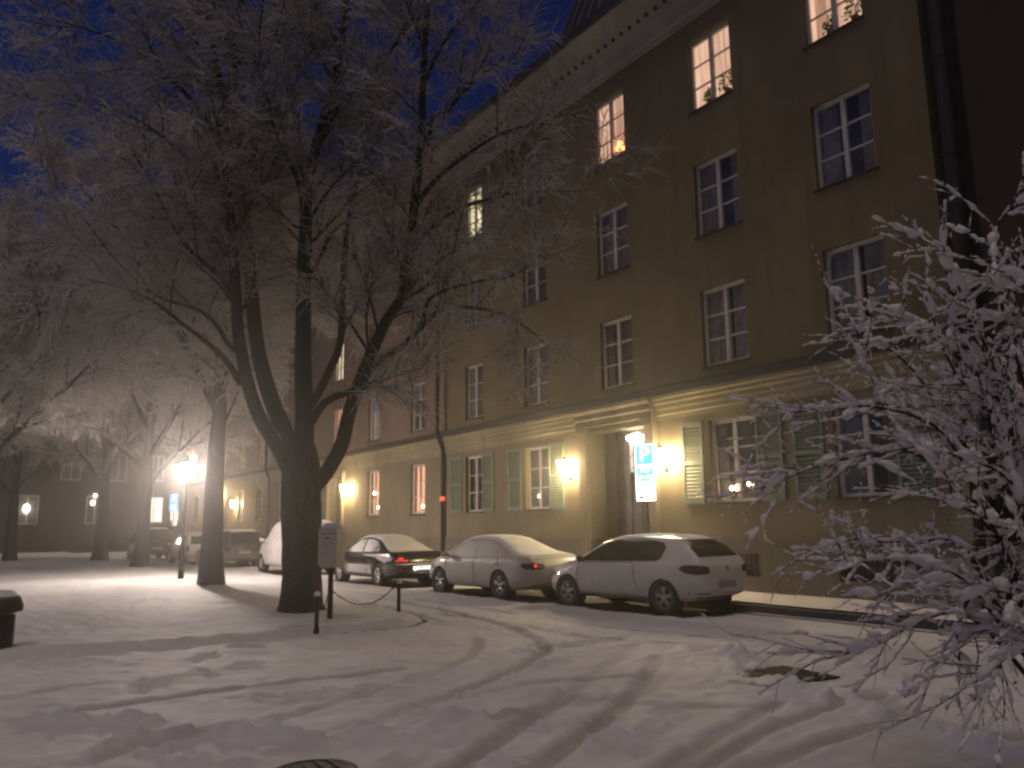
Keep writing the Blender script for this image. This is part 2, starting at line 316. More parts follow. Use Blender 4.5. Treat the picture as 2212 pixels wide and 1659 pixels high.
def ground_fn(X, Y):
    near = np.clip(1.6-np.hypot(X+7, Y+11)/22, 0, 1)
    z = .05*fb(X, Y, 3, .28)+.026*near*fb(X, Y, 9, 1.3)+.022*near*fb(X, Y, 15, 5.0)+.013*near*fb(X, Y, 19, 9.0)
    z = z*np.clip((-2.6-Y)/1.5, .15, 1)
    bare = np.zeros_like(X); slush = np.zeros_like(X)
    sd = lawn_sd(X, Y)+.12*fb(X, Y, 40, .8)
    z += .11*np.clip(-sd/.22, 0, 1) - .0
    # worn brown kerb edge of the lawn near its corner
    corner = np.exp(-((X+13.4)**2+(Y+8.15)**2)/1.7)
    bare = np.maximum(bare, np.clip(1-np.abs(sd-.06)/.10, 0, 1)*np.clip(corner*1.8+.55*fb(X, Y, 60, 1.1), 0, 1))
    for i, pl in enumerate(TRACKS):
        d = pdist(X, Y, pl); w = .13+.03*vnoise(X, Y, 70+i, .7)
        core = np.clip(1-(d/w)**2, 0, 1); rim = np.exp(-((d-w*1.25)/.05)**2)
        tread = .5+.5*np.sin((X*3.1+Y*2.3)*12)
        amp = np.clip(.65+1.2*fb(X, Y, 90+i, .4), .1, 1.1)
        z += amp*(-.046*core+.026*rim*(.6+.9*vnoise(X, Y, 5, 6))+.012*core*tread*near); slush = np.maximum(slush, np.clip(core*1.4, 0, 1)*np.clip(amp*1.15, 0, 1)*.95)
    for i, pl in enumerate(RIDGES):
        d = pdist(X, Y, pl); z += np.exp(-(d/.08)**2)*(.04+.17*np.abs(fb(X, Y, 120+i, 4.2)))
    for sx, sy, a in STEPS:
        u = (X-sx)*math.cos(a)+(Y-sy)*math.sin(a); v = -(X-sx)*math.sin(a)+(Y-sy)*math.cos(a)
        q = (u/.17)**2+(v/.075)**2; z += np.where(q < 4, -.065*np.exp(-q*1.3)+.045*np.exp(-((q-2.2)/.8)**2), 0)
    # ploughed, clodded snow at the right foreground
    m = np.exp(-(pdist(X, Y, RIDGES[0])/.7)**2); z += m*.09*np.abs(fb(X, Y, 33, 4.5))
    for bx, by, hx, hy in BARE:
        q = np.maximum(np.abs(X-bx)/hx, np.abs(Y-by)/hy)+.22*fb(X, Y, 50, 1.2)
        bare = np.maximum(bare, np.clip((1.04-q)*6, 0, 1))
    bare = np.maximum(bare, np.clip(1-np.abs(Y+2.36+.05*fb(X, Y, 51, .9))/.20, 0, 1)*(X > -60))
    bare = np.maximum(bare, .8*np.clip(1.25-np.hypot((X+6.15)/.62, (Y+7.2)/.62)+.5*fb(X, Y, 52, 1.7), 0, 1)*(fb(X, Y, 53, 2.2) > -.1))
    for bx, by, rr in ((-5.2,-5.9,.5),(-4.3,-6.6,.5),(-3.6,-6.2,.45)):
        bare = np.maximum(bare, 1.0*(fb(X, Y, 56, 3.1) > -.12)*np.clip(.75-np.hypot(X-bx, Y-by)/rr+.8*fb(X, Y, 54, 1.6), 0, 1))
    for k in range(4):                          # soil showing round the big trunk and along the lawn front
        pass
    bare = np.maximum(bare, .5*np.clip(1.0-np.hypot(X+15.8, Y+9.3)/.75+.9*fb(X, Y, 55, 1.4), 0, 1))
    slush = np.maximum(slush, .55*np.clip(1-np.abs(lawn_sd(X, Y)-.55)/.5, 0, 1)*np.clip(.5+1.2*fb(X, Y, 61, .5), 0, 1)*(Y < -7.7))
    slush = np.maximum(slush, np.clip((Y+5.8)/.8, 0, 1)*np.clip((-4.0-Y)/.4, 0, 1)*.45)
    z = z-.035*bare
    for tx, ty in TREES:
        d = np.hypot(X-tx, Y-ty); z = z+np.exp(-(d/.62)**2)*(.10+.10*fb(X, Y, 77, 1.9))
    for q in COVERS:
        k = np.clip(1.5-np.hypot(X-q[0], Y-q[1])/.42, 0, 1); z = z*(1-k)+(-.01)*k
    return z, bare, slush
def axis(fine0, fine1, step, lo, hi, g=1.09):
    a = list(np.arange(fine0, fine1, step)); s = step; x = fine1
    while x < hi: a.append(x); s *= g; x += s
    a.append(hi); s = step; x = fine0; b = []
    while x > lo: s *= g; x -= s; b.append(x)
    b.append(lo); return np.array(b[::-1]+a)
ax = axis(-16.5, -3.0, .045, -420, 320, 1.035); ay = axis(-14.6, -3.6, .045, -420, 320, 1.05)
GX, GY = np.meshgrid(ax, ay, indexing='ij')
GZ, GB, GS = ground_fn(GX, GY)
inside_block = (GY > 1.2)
GZ = np.where(inside_block, 0.0, GZ)
nx, ny = GX.shape
idx = np.arange(nx*ny).reshape(nx, ny)
F = np.stack([idx[:-1, :-1], idx[1:, :-1], idx[1:, 1:], idx[:-1, 1:]], -1).reshape(-1, 4)
gm = grid_mesh('snowy_ground', np.stack([GX, GY, GZ], -1).reshape(-1, 3), F)
att = gm.color_attributes.new('cover', 'FLOAT_COLOR', 'POINT')
att.data.foreach_set('color', np.stack([GB, GS, np.zeros_like(GB), np.ones_like(GB)], -1).astype(np.float32).ravel())
def groundmat():
    m, nt, b, o = newmat('snow_over_asphalt'); a = N(nt, 'ShaderNodeVertexColor', layer_name='cover'); s = N(nt, 'ShaderNodeSeparateColor'); nt.links.new(a.outputs[0], s.inputs[0])
    n1 = noise(nt, 1.3, 6, .65); n2 = noise(nt, 11, 6, .7)
    snow = ramp(nt, n1.outputs[0], .3, .7, (.60, .585, .585, 1), (.76, .75, .75, 1))
    c1 = mixc(nt, s.outputs[1], snow.outputs[0], (.42, .395, .385, 1))
    asp = ramp(nt, n2.outputs[0], .35, .7, (.018, .017, .015, 1), (.06, .053, .045, 1))
    ad = N(nt, 'ShaderNodeMath', operation='MULTIPLY_ADD'); nt.links.new(n2.outputs[0], ad.inputs[0]); ad.inputs[1].default_value = .8; ad.inputs[2].default_value = -.4
    a2 = N(nt, 'ShaderNodeMath', operation='ADD'); nt.links.new(s.outputs[0], a2.inputs[0]); nt.links.new(ad.outputs[0], a2.inputs[1])
    fac = ramp(nt, a2.outputs[0], .3, .7)
    nt.links.new(mixc(nt, fac.outputs[0], c1, asp.outputs[0]), b.inputs['Base Color']); b.inputs['Roughness'].default_value = .7; b.inputs['Specular IOR Level'].default_value = .25
    bump(nt, b, noise(nt, 22, 7, .75).outputs[0], .45, .02); return m
M['groundmat'] = groundmat()
tag(link('snowy_ground', gm, M['groundmat']), kind='structure')
# pavement along the houses, kerb, snow on it
def strip(name, x0, x1, y0, y1, z, mat, seed, amp=.02, step=.25):
    xs = np.arange(x0, x1+step, step); ys = np.linspace(y0, y1, 9); X, Y = np.meshgrid(xs, ys, indexing='ij')
    Z = z+amp*fb(X, Y, seed, 1.1); n, m = X.shape; i = np.arange(n*m).reshape(n, m)
    Fq = np.stack([i[:-1, :-1], i[1:, :-1], i[1:, 1:], i[:-1, 1:]], -1).reshape(-1, 4)
    return link(name, grid_mesh(name, np.stack([X, Y, Z], -1).reshape(-1, 3), Fq), mat)
tag(strip('pavement', -70, 9, -2.02, .02, .155, M['snow'], 200), kind='structure')
kb = MB(); x = -70
while x < 9:
    kb.box(x, -2.19, -.05, x+1.18, -2.0, .125+rng.uniform(-.006, .006)); x += 1.2
tag(kb.build('kerb', M['kerb']), kind='structure')

# ------------------------------------------------------------------ HOUSES
def wall_with_openings(x0, x1, z0, z1, holes, Y=0.0, depth=.2, bands=()):
    xs = sorted({x0, x1, *[h[0] for h in holes], *[h[1] for h in holes]}); zs = sorted({z0, z1, *[h[2] for h in holes], *[h[3] for h in holes]})
    b = MB()
    for i in range(len(xs)-1):
        for j in range(len(zs)-1):
            cx = (xs[i]+xs[i+1])/2; cz = (zs[j]+zs[j+1])/2
            if any(h[0] < cx < h[1] and h[2] < cz < h[3] for h in holes): continue
            b.quad((xs[i], Y, zs[j]), (xs[i+1], Y, zs[j]), (xs[i+1], Y, zs[j+1]), (xs[i], Y, zs[j+1]))
    for h in holes:
        a, c, d, e = h[:4]; yb = Y+(h[4] if len(h) > 4 else depth)
        b.quad((a, Y, d), (a, Y, e), (a, yb, e), (a, yb, d)); b.quad((c, Y, e), (c, Y, d), (c, yb, d), (c, yb, e))
        b.quad((a, Y, e), (c, Y, e), (c, yb, e), (a, yb, e)); b.quad((c, Y, d), (a, Y, d), (a, yb, d), (c, yb, d))
    return b
LEV = {0: (2.18, 4.15), 1: (5.49, 7.46), 2: (8.84, 10.81), 3: (12.26, 14.25)}
def frame_mesh(x0, x1, z0, z1, y, rows=3, single=False):
    f = MB(); t = .075; d0, d1 = y, y+.07
    f.box(x0, d0, z0, x0+t, d1, z1); f.box(x1-t, d0, z0, x1, d1, z1); f.box(x0+t, d0, z1-t*1.2, x1-t, d1, z1); f.box(x0+t, d0, z0, x1-t, d1, z0+t)
    xm = (x0+x1)/2; f.box(xm-.055, d0-.01, z0+t, xm+.055, d1-.01, z1-t*1.2)
    for k in range(1, rows):
        z = z0+t+(z1-z0-2.2*t)*k/rows
        f.box(x0+t, d0+.012, z-.018, xm-.055, d1-.015, z+.018); f.box(xm+.055, d0+.012, z-.018, x1-t, d1-.015, z+.018)
    return f
def wavy(x0, x1, z0, z1, y, amp, n=40, mat=None, top=1):
    b = MB(); ph = rng.uniform(0, 6)
    P = [(x0+(x1-x0)*k/n, y+amp*math.sin(k*1.5+ph)+amp*.6*math.sin(k*.7)) for k in range(n+1)]
    for (a, ya), (c, yc) in zip(P[:-1], P[1:]): b.quad((a, ya, z0), (c, yc, z0), (c, yc, z1), (a, ya, z1))
    return b
def window(house, x0, x1, lev, lit=None, sill=True, label=None, zz=None):
    z0, z1 = zz or LEV[lev]; y = .12
    w = frame_mesh(x0, x1, z0, z1, y).build('window', M['white'], house)
    if label: w['label'] = label
    p = MB(); p.box(x0+.07, y+.03, z0+.07, x1-.07, y+.036, z1-.08)
    if lit:
        p.build('pane', M['clear'], w)
        lay = MB(); lay.box(x0-.05, .42, z0-.05, x1+.05, .44, z1+.05)
        o = wavy(x0-.02, x1+.02, z0-.03, z1+.03, .30, .022, mat=None).build('curtain', M[lit], w, True)
    else:
        k = int(abs(x0*7)+lev*3) % 5
        if k in (0, 1, 3) and house.name.startswith('yellow'):
            p.build('pane', M['clear'], w); q = MB(); q.box(x0-.04, .46, z0-.04, x1+.04, .48, z1+.04); q.build('dark_back_board', M['pane'], w)  # dark board whose colour stands for the unlit room behind
            a = (x1-x0)*(.22, .34, 0, .5)[k if k < 3 else 3]
            cv = wavy(x0-.01, x0+a, z0-.02, z1+.02, .30, .02); 
            for o2 in (wavy(x1-a*.9, x1+.01, z0-.02, z1+.02, .30, .02), ): cv.add(o2.v, o2.f)
            cv.build('curtain', M['cur_dark'], w, True)
        else: p.build('pane', M['pane'], w)
    if sill:
        s = MB(); s.box(x0-.05, -.07, z0-.045, x1+.05, .19, z0-.004); s.build('sill', M['flash'], w)
    return w
def shutter(win, x0, x1, z0, z1):
    b = MB(); y0, y1 = -.055, -.012; t = .07
    b.box(x0, y0, z0, x0+t, y1, z1); b.box(x1-t, y0, z0, x1, y1, z1)
    for za, zb in ((z0, z0+.12), ((z0+z1)/2-.05, (z0+z1)/2+.05), (z1-.10, z1)): b.box(x0+t, y0, za, x1-t, y1, zb)
    z = z0+.14
    while z < z1-.14:
        if abs(z-(z0+z1)/2) > .09:
            b.add([(x0+t, y0+.004, z), (x1-t, y0+.004, z), (x1-t, y1-.004, z+.052), (x0+t, y1-.004, z+.052), (x0+t, y0+.004, z+.012), (x1-t, y0+.004, z+.012), (x1-t, y1-.004, z+.064), (x0+t, y1-.004, z+.064)],
                  [(0,1,2,3),(7,6,5,4),(0,4,5,1),(3,2,6,7),(0,3,7,4),(1,5,6,2)])
        z += .088
    b.build('shutter', M['shutter'], win)
def moulding(house, x0, x1, mat, z=4.32):
    b = MB(); b.prism_x([(.01, 4.98), (-.17, 4.98), (-.17, 4.90), (-.13, 4.86), (-.13, 4.78), (-.085, 4.74), (-.085, 4.62), (-.06, 4.60), (-.06, 4.48), (-.03, 4.45), (-.03, 4.34), (.01, 4.34)], x0, x1); b.build('moulding', mat, house)
    c = MB(); c.prism_x([(.01, 5.24), (-.05, 5.235), (-.27, 5.17), (-.27, 4.985), (.01, 4.985)], x0, x1); c.build('string_course', M['flash'], house)
def eaves(house, x0, x1, z=14.85, mat='soffit'):
    c = MB(); pr = [(.02, z-.02), (-.03, z), (-.05, z+.12), (-.12, z+.16), (-.2, z+.42), (-.36, z+.72), (-.58, z+.98), (-.84, z+1.14), (-.9, z+1.16), (-.9, z+1.24), (.02, z+1.24)]
    c.prism_x(pr, x0, x1); x = x0+.2
    while x < x1-.1:
        c.box(x-.045, -.42, z+.70, x+.045, -.30, z+.79, 1); x += .35
    c.build('cornice', [M[mat], M['flash']], house)
    g = MB(); g.prism_x([(-.88, z+1.25), (-1.02, z+1.25), (-1.05, z+1.40), (-.95, z+1.42), (-.88, z+1.38)], x0, x1); g.build('gutter', M['flash'], house)
    r = MB(); r.prism_x([(-.9, z+1.26), (-.86, z+1.40), (5.5, z+6.0), (11.5, z+1.4), (11.5, z+1.26)], x0+.01, x1-.01); return r.build('roof', M['roof'], house)
def wall_lantern(X, z, label, group, s=1.0, mat='lampglass'):
    t = empty('wall_lantern', (X, 0, z), label, 'lantern', group)
    b = MB(); b.box(-.05, -.03, -.34*s, .05, -.004, .02); b.cyl((0, -.03, -.28*s), (0, -.20, -.30*s), .016, n=8); b.cyl((0, -.20, -.30*s), (0, -.24, -.22*s), .014, n=8); b.build('bracket', M['black'], t)
    g = MB(); w0, w1, h = .085*s, .15*s, .40*s
    pts = [(a*w0, -.24+c*w0, -.21*s) for a, c in ((-1,-1),(1,-1),(1,1),(-1,1))]+[(a*w1, -.24+c*w1, -.21*s+h) for a, c in ((-1,-1),(1,-1),(1,1),(-1,1))]
    g.add(pts, [(0,1,5,4),(1,2,6,5),(2,3,7,6),(3,0,4,7),(3,2,1,0),(4,5,6,7)]); g.build('glass', M[mat], t)
    f = MB()
    for a, c in ((-1,-1),(1,-1),(1,1),(-1,1)): f.cyl((a*w0*1.03, -.24+c*w0*1.03, -.22*s), (a*w1*1.03, -.24+c*w1*1.03, -.21*s+h), .009, n=6)
    f.lathe([(.0, h-.21*s+.20), (.03, h-.21*s+.17), (.05, h-.21*s+.1), (w1*1.35, h-.21*s+.0), (w1*1.3, h-.21*s-.012)], 4, (0, -.24, 0)); f.build('lantern_cap', M['black'], t); return t

# --- yellow house
YX0, YX1 = -26.8, -7.55
yh = empty('yellow_house', (0, 0, 0), 'yellow stuccoed apartment house with green shutters behind the white hatchback', 'house')
COLS = [(-25.2, -24.0), (-21.42, -20.13), (-17.55, -16.2), (-13.65, -12.24), (-10.12, -8.7)]
holes = []
for c in COLS:
    for l in (1, 2, 3): holes.append((*c, *LEV[l]))
GF = [(-25.2, -24.03), (-21.42, -20.13), (-13.6, -12.2), (-10.2, -8.85)]
gholes = [(*c, *LEV[0]) for c in GF]
DX0, DX1, DZ = -18.15, -15.75, 4.30
up = wall_with_openings(YX0, YX1, 4.98, 14.9, holes).build('wall', M['yellow'], yh)
wall_with_openings(YX0, YX1, 1.30, 4.98, gholes+[(DX0, DX1, 1.30, DZ, .62)]).build('ground_floor_wall', M['ground_floor'], yh)
plw = wall_with_openings(YX0, YX1, -.05, 1.30, [(DX0, DX1, -.05, 1.30, .62), (-13.35, -12.25, .50, 1.0, .25), (-10.27, -8.8, .50, 1.0, .25)], -.06)
plw.box(YX0, -.085, 1.24, DX0-.3, .0, 1.30); plw.box(DX1+.3, -.085, 1.24, YX1, .0, 1.30)
plw.build('plinth', M['plinth'], yh)
for a, b in ((-13.35, -12.25), (-10.27, -8.8)):
    c = MB(); c.box(a-.02, .17, .48, b+.02, .2, 1.02); cw = c.build('cellar_window', M['pane'], yh)
    g = MB(); x = a+.12
    while x < b: g.cyl((x, -.02, .5), (x, -.02, 1.0), .011, n=6); x += .14
    g.build('bars', M['black'], cw)
moulding(yh, YX0, DX0-.35, M['cream']); moulding(yh, DX1+.35, YX1, M['cream'])
cc = MB(); cc.prism_x([(.01, 5.24), (-.05, 5.235), (-.27, 5.17), (-.27, 4.985), (.01, 4.985)], DX0-.35, DX1+.35); cc.build('string_course', M['flash'], yh)
eaves(yh, YX0, YX1)
bk = MB(); bk.box(YX0, 11.3, 0, YX1, 11.5, 16.2); bk.box(YX0+.01, .9, 0, YX0+.1, 11.3, 16.2); bk.box(YX1-.1, .004, 0, YX1-.002, 11.3, 16.0); bk.build('rear_wall', M['yellow'], yh)
LITY = {(3, 3): 'cur_warm', (2, 3): 'cur_warm', (4, 3): 'cur_warm', (0, 3): 'cur_pale'}
for i, c in enumerate(COLS):
    for l in (1, 2, 3): window(yh, *c, l, LITY.get((i, l)), label='lit window glowing through pale curtains' if (i, l) in LITY else None)
for i, c in enumerate(GF):
    w = window(yh, *c, 0); z0, z1 = LEV[0]
    shutter(w, c[0]-.98, c[0]-.22, z0-.02, z1+.02) if i != 2 else shutter(w, c[0]-.88, c[0]-.2, z0-.02, z1+.02)
    shutter(w, c[1]+.02, c[1]+.74, z0-.02, z1+.02)
# door portal
po = MB()
for a, b in ((DX0-.36, DX0-.02), (DX1+.02, DX1+.36)):
    po.box(a, -.16, 0.0, b, .0, 4.45); po.box(a-.04, -.20, 0, b+.04, -.16, .55); po.box(a-.04, -.22, 4.25, b+.04, -.16, 4.45)
po.prism_x([(.0, 4.45), (-.2, 4.45), (-.2, 4.62), (-.26, 4.66), (-.26, 4.80), (-.34, 4.88), (-.34, 4.97), (.0, 4.975)], DX0-.40, DX1+.40)
po.build('door_portal', M['stone'], yh)
dr = MB(); dr.box(DX0, .56, 0, DX1, .60, DZ)
for x0, x1 in ((DX0+.08, DX0+.55), (DX1-.35, DX1-.02)): dr.box(x0, .50, 0, x1, .56, DZ-.02)
dr.box(-17.10, .515, 0, -17.03, .56, 4.2); dr.box(-16.55, .50, .05, -16.47, .56, 3.0)
for xa, xb in ((-17.02, -16.57), (-16.46, -16.12)):
    for za, zb in ((.3, 1.2), (1.35, 2.9)): dr.box(xa+.05, .535, za, xb-.05, .56, zb)
door = dr.build('door', M['door'], yh)
hd = MB(); hd.cyl((-16.6, .47, 1.1), (-16.6, .47, 1.4), .015, n=8); hd.build('handle', M['chrome'], door)
tr = MB(); tr.box(-17.03, .51, 3.12, -16.02, .53, 3.98); trm = tr.build('transom_window', M['trans'], yh)
lt = MB()
for k in range(3):
    xx = -16.86+k*.34; lt.box(xx-.012, .495, 3.12, xx+.012, .51, 3.98)
for k, (xx, z, dx, dz) in enumerate([(-17.03,3.5,.17,.14),(-16.86,3.64,.17,-.14),(-16.69,3.5,.17,.14),(-16.52,3.64,.17,-.14),(-16.35,3.5,.17,.14),(-17.03,3.14,.17,.14),(-16.86,3.28,.17,-.14),(-16.69,3.14,.17,.14),(-16.52,3.28,.17,-.14),(-16.35,3.14,.17,.14)]):
    lt.cyl((xx, .50, z), (xx+dx, .50, z+dz), .009, n=5)
lt.build('lattice', M['flash'], trm)
hl = MB(); hl.cyl((-16.96, .42, 4.06), (-16.56, .42, 4.10), .085, n=12); hl.cyl((-16.42, .42, 4.02), (-16.12, .42, 4.02), .075, n=12)
tag(hl.build('hall_lamp', M['hall'], None, True), 'glaring white lamp tube under the top of the doorway', 'lamp')
def downpipe(house, X, ztop, y=-.09, r=.062, bend=True):
    d = MB()
    if bend: d.cyl((X, -.34, 5.05), (X, -.34, ztop), r, n=14); d.cyl((X, -.34, 5.08), (X+.03, y-.03, 4.55), r, n=14); d.cyl((X+.03, y-.03, 4.58), (X+.03, y-.03, .12), r, n=14)
    else: d.cyl((X, y, .12), (X, y, ztop), r, n=14)
    for z in (.9, 2.9, 4.2): d.cyl((X+(.03 if bend else 0), y-(.03 if bend else 0), z), (X+(.03 if bend else 0), y-(.03 if bend else 0), z+.05), r*1.22, n=14)
    for z in (6.5, 8.5, 10.5, 12.5, 14.3): d.cyl((X, -.34 if bend else y, z), (X, -.34 if bend else y, z+.05), r*1.22, n=14)
    return d.build('downpipe', M['pipe'], house, False)
dp = downpipe(yh, -26.72, 16.1, r=.075)
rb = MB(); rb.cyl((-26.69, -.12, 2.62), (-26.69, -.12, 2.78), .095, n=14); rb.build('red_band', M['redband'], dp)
# roof dormer block: steep seamed sides
dm = MB(); bx0, bx1 = -19.1, -12.2
B0 = [(bx0, -.45, 16.25), (bx1, -.45, 16.25), (bx1, 4, 16.25), (bx0, 4, 16.25)]; T0 = [(bx0+1.35, .75, 20.4), (bx1-1.35, .75, 20.4), (bx1-1.35, 4, 20.4), (bx0+1.35, 4, 20.4)]
dm.add(B0+T0, [(0,1,5,4),(1,2,6,5),(2,3,7,6),(3,0,4,7),(4,5,6,7)]); dmo = dm.build('dormer', M['roof'], yh)
sm = MB()
for k in range(14):
    a = k/13; p0 = Vector(B0[0]).lerp(Vector(B0[1]), a); p1 = Vector(T0[0]).lerp(Vector(T0[1]), a); o = Vector((0, -.03, .01)); sm.cyl(p0+o, p1+o, .028, n=6)
sm.build('roof_seams', M['seam'], dmo)
# lanterns
wall_lantern(-19.08, 3.36, 'glowing wall lantern between the louvred shutter and the left side of the doorway', 'wall lanterns on the yellow house', 1.05)
wall_lantern(-15.08, 3.36, 'glowing wall lantern right of the doorway, beside the bright shutter and the parking sign', 'wall lanterns on the yellow house', 1.05)

# --- pink house
PX0, PX1 = -47.6, YX0
ph = empty('pink_house', (0, 0, 0), 'pinkish stuccoed house with hooded windows, left of the dark downpipe', 'house')
PC = [(-29.55, -28.3), (-33.78, -32.53), (-38.1, -36.85), (-42.3, -41.05), (-46.2, -44.95)]
wall_with_openings(PX0, PX1-.004, 4.98, 14.9, [(*c, *LEV[l]) for c in PC for l in (1, 2, 3)]).build('wall', M['pink'], ph)
PG = [PC[0], PC[1], (-42.3, -41.05), (-46.2, -44.95)]
wall_with_openings(PX0, PX1-.004, 1.3, 4.98, [(*c, *LEV[0]) for c in PG]+[(-38.3, -36.6, 1.3, 4.1, .5)]).build('ground_floor_wall', M['pink_low'], ph)
wall_with_openings(PX0, PX1-.004, -.05, 1.3, [(-38.3, -36.6, -.05, 1.3, .5)], -.05).build('plinth', M['plinth'], ph)
moulding(ph, PX0, PX1-.004, M['cream']); eaves(ph, PX0, PX1-.004)
bk = MB(); bk.box(PX0, 11.3, 0, PX1-.01, 11.5, 16.2); bk.build('rear_wall', M['pink'], ph)
LITP = {(2, 1): 'cur_orange', (2, 2): 'cur_pale', (1, 1): 'cur_dim', (4, 1): 'cur_pale'}
for i, c in enumerate(PC):
    for l in (1, 2, 3):
        w = window(ph, *c, l, LITP.get((i, l)))
        if l == 1:
            h = MB(); a, b = c; h.prism_x([(.0, 7.98), (-.10, 7.98), (-.14, 8.02), (-.14, 8.08), (-.26, 8.14), (-.26, 8.20), (.0, 8.26)], a-.22, b+.22)
            for xx in (a-.1, b+.1): h.prism_x([(.0, 7.50), (-.07, 7.55), (-.13, 7.9), (-.13, 7.98), (.0, 7.98)], xx-.08, xx+.08)
            h.build('window_hood', M['pink_low'], w)
            k = MB(); k.prism_x([(.0, 8.265), (-.28, 8.205), (-.28, 8.225), (.0, 8.30)], a-.24, b+.24); k.build('hood_cover', M['flash'], w)
for i, c in enumerate(PG): window(ph, *c, 0, 'cur_orange' if i < 2 else None, label='lit ground floor window with warm curtains' if i < 2 else None)
pd = MB(); pd.box(-38.3, .44, 0, -36.6, .48, 4.1)
for xa, xb in ((-38.2, -37.5), (-37.4, -36.7)):
    for za, zb in ((.3, 1.3), (1.45, 2.7), (2.95, 3.95)): pd.box(xa, .41, za, xb, .44, zb)
pd.build('door', M['door'], ph)
pj = MB()
for xx in (-38.5, -36.58): pj.box(xx, -.1, 0, xx+.2, .0, 4.25)
pj.box(-38.6, -.14, 4.1, -36.3, 0, 4.33); pj.build('door_portal', M['cream'], ph)
downpipe(ph, -47.5, 16.1, r=.075)
wall_lantern(-35.76, 3.42, 'glowing wall lantern on the pink house beside its door, seen right of the big trunk', 'wall lanterns on the pink house', 1.05)
# --- ochre house farther down
OX0, OX1 = -69.5, PX0-.004
oh = empty('ochre_house', (0, 0, 0), 'far ochre house at the street end, seen between the two nearest trunks', 'house')
OC = [(-50.2-3.9*k, -49.0-3.9*k) for k in range(5)]
OD = -58.0
wall_with_openings(OX0, OX1, 4.98, 14.9, [(*c, *LEV[l]) for c in OC for l in (1, 2, 3)]).build('wall', M['ochre'], oh)
wall_with_openings(OX0, OX1, 1.3, 4.98, [(*c, *LEV[0]) for c in OC if abs(c[0]-OD) > .5]).build('ground_floor_wall', M['ochre'], oh)
p = MB(); p.box(OX0, -.05, -.05, OX1, .02, 1.3); p.build('plinth', M['plinth'], oh)
moulding(oh, OX0, OX1, M['cream']); eaves(oh, OX0, OX1)
for i, c in enumerate(OC):
    for l in (0, 1, 2, 3):
        if l == 0 and abs(c[0]-OD) < .5: continue
        window(oh, *c, l, {(0, 1): 'cur_orange', (1, 1): 'cur_pale'}.get((i, l)))
od = MB(); od.box(-58.0, -.03, 0, -56.8, -.004, 3.2); od.build('door', M['door'], oh)
wall_lantern(-54.35, 3.30, 'small yellow glowing lantern on the ochre house, just right of the second trunk', 'far wall lanterns')
wall_lantern(-58.1, 4.05, 'small white glowing lantern higher up on the ochre house beside the second trunk', 'far wall lanterns')
# --- dark house closing the street end
eh = empty('brown_house', (0, 0, 0), 'dark brown house closing the far end of the street behind the park trees', 'house')
EX = -72.0
w = MB(); w.box(EX-9, -34, -.2, EX-.01, 6, 9.0); w.build('wall', M['dark_house'], eh)
r = MB(); r.add([(EX-9.6, -34.5, 9.01), (EX+.5, -34.5, 9.01), (EX+.5, 6.5, 9.01), (EX-9.6, 6.5, 9.01), (EX-4.6, -34.5, 13), (EX-4.6, 6.5, 13)], [(0,1,4),(3,5,2),(1,2,5,4),(0,4,5,3),(0,3,2,1)]); r.build('roof', M['roof'], eh)
def end_window(y0, y1, z0, z1, mat, lab=None):
    f = MB(); t = .08
    f.box(EX, y0-t, z0-t, EX+.06, y0, z1+t); f.box(EX, y1, z0-t, EX+.06, y1+t, z1+t); f.box(EX, y0, z1, EX+.06, y1, z1+t); f.box(EX, y0, z0-t, EX+.06, y1, z0); f.box(EX, (y0+y1)/2-.05, z0, EX+.055, (y0+y1)/2+.05, z1)
    o = f.build('window', M['white'], eh); g = MB(); g.box(EX+.002, y0, z0, EX+.02, y1, z1); g.build('pane', M[mat], o)
    if lab: o['label'] = lab
end_window(-2.45, -1.2, 2.35, 4.25, 'farlit', 'bright lit window at the street end')
end_window(-2.05, -1.3, 5.65, 7.65, 'pane'); end_window(-5.2, -4.1, 5.65, 7.65, 'pane'); end_window(-8.6, -7.4, 5.65, 7.65, 'pane')
end_window(-6.7, -5.6, 2.3, 4.3, 'pane'); end_window(-11.4, -10.1, 2.3, 4.3, 'pane')
dd = MB(); dd.box(EX, -.5, 2.45, EX+.05, .1, 3.45); dd.box(EX, -.35, 2.0, EX+.048, .02, 2.45); dd.build('lit_doorway', M['farlit'], eh)
def far_light(p, s, name, label):
    b = MB(); b.lathe([(0, -s), (s*.6, -s*.8), (s*.75, 0), (s*.5, s*.8), (0, s)], 10, tuple(p)); b.cyl((p[0]-.02, p[1], p[2]), (EX, p[1], p[2]+.05), .03, n=6)
    tag(b.build(name, M['farbright'], None, True), label, 'lamp', 'window lights of the far brown house')
for q, s, l in (((57, 1098), .30, 'white glowing lamp on the far house at the left edge, larger'), ((200, 1086), .17, 'thin white lamp on the far house beside the fourth trunk, lower'), ((206, 1070), .12, 'faint lamp on the far house above the thin white one')):
    far_light(on_x(*q, EX+.15), s, 'far_lamp', l)
# --- red house at the right, with a dark gap between
rh = empty('dark_red_house', (0, 0, 0), 'unlit dark red house at the right edge behind the snowy shrub', 'house')
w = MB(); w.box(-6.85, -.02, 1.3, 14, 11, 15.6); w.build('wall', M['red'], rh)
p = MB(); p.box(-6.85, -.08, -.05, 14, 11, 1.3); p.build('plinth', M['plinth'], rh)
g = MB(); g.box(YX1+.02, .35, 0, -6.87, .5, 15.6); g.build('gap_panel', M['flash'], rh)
r = MB(); r.prism_x([(-.7, 15.61), (-.7, 15.8), (5.5, 20), (11.5, 15.8), (11.5, 15.61)], -6.9, 14); r.build('roof', M['roof'], rh)
downpipe(rh, -7.2, 16.0, y=-.02, r=.14, bend=False)

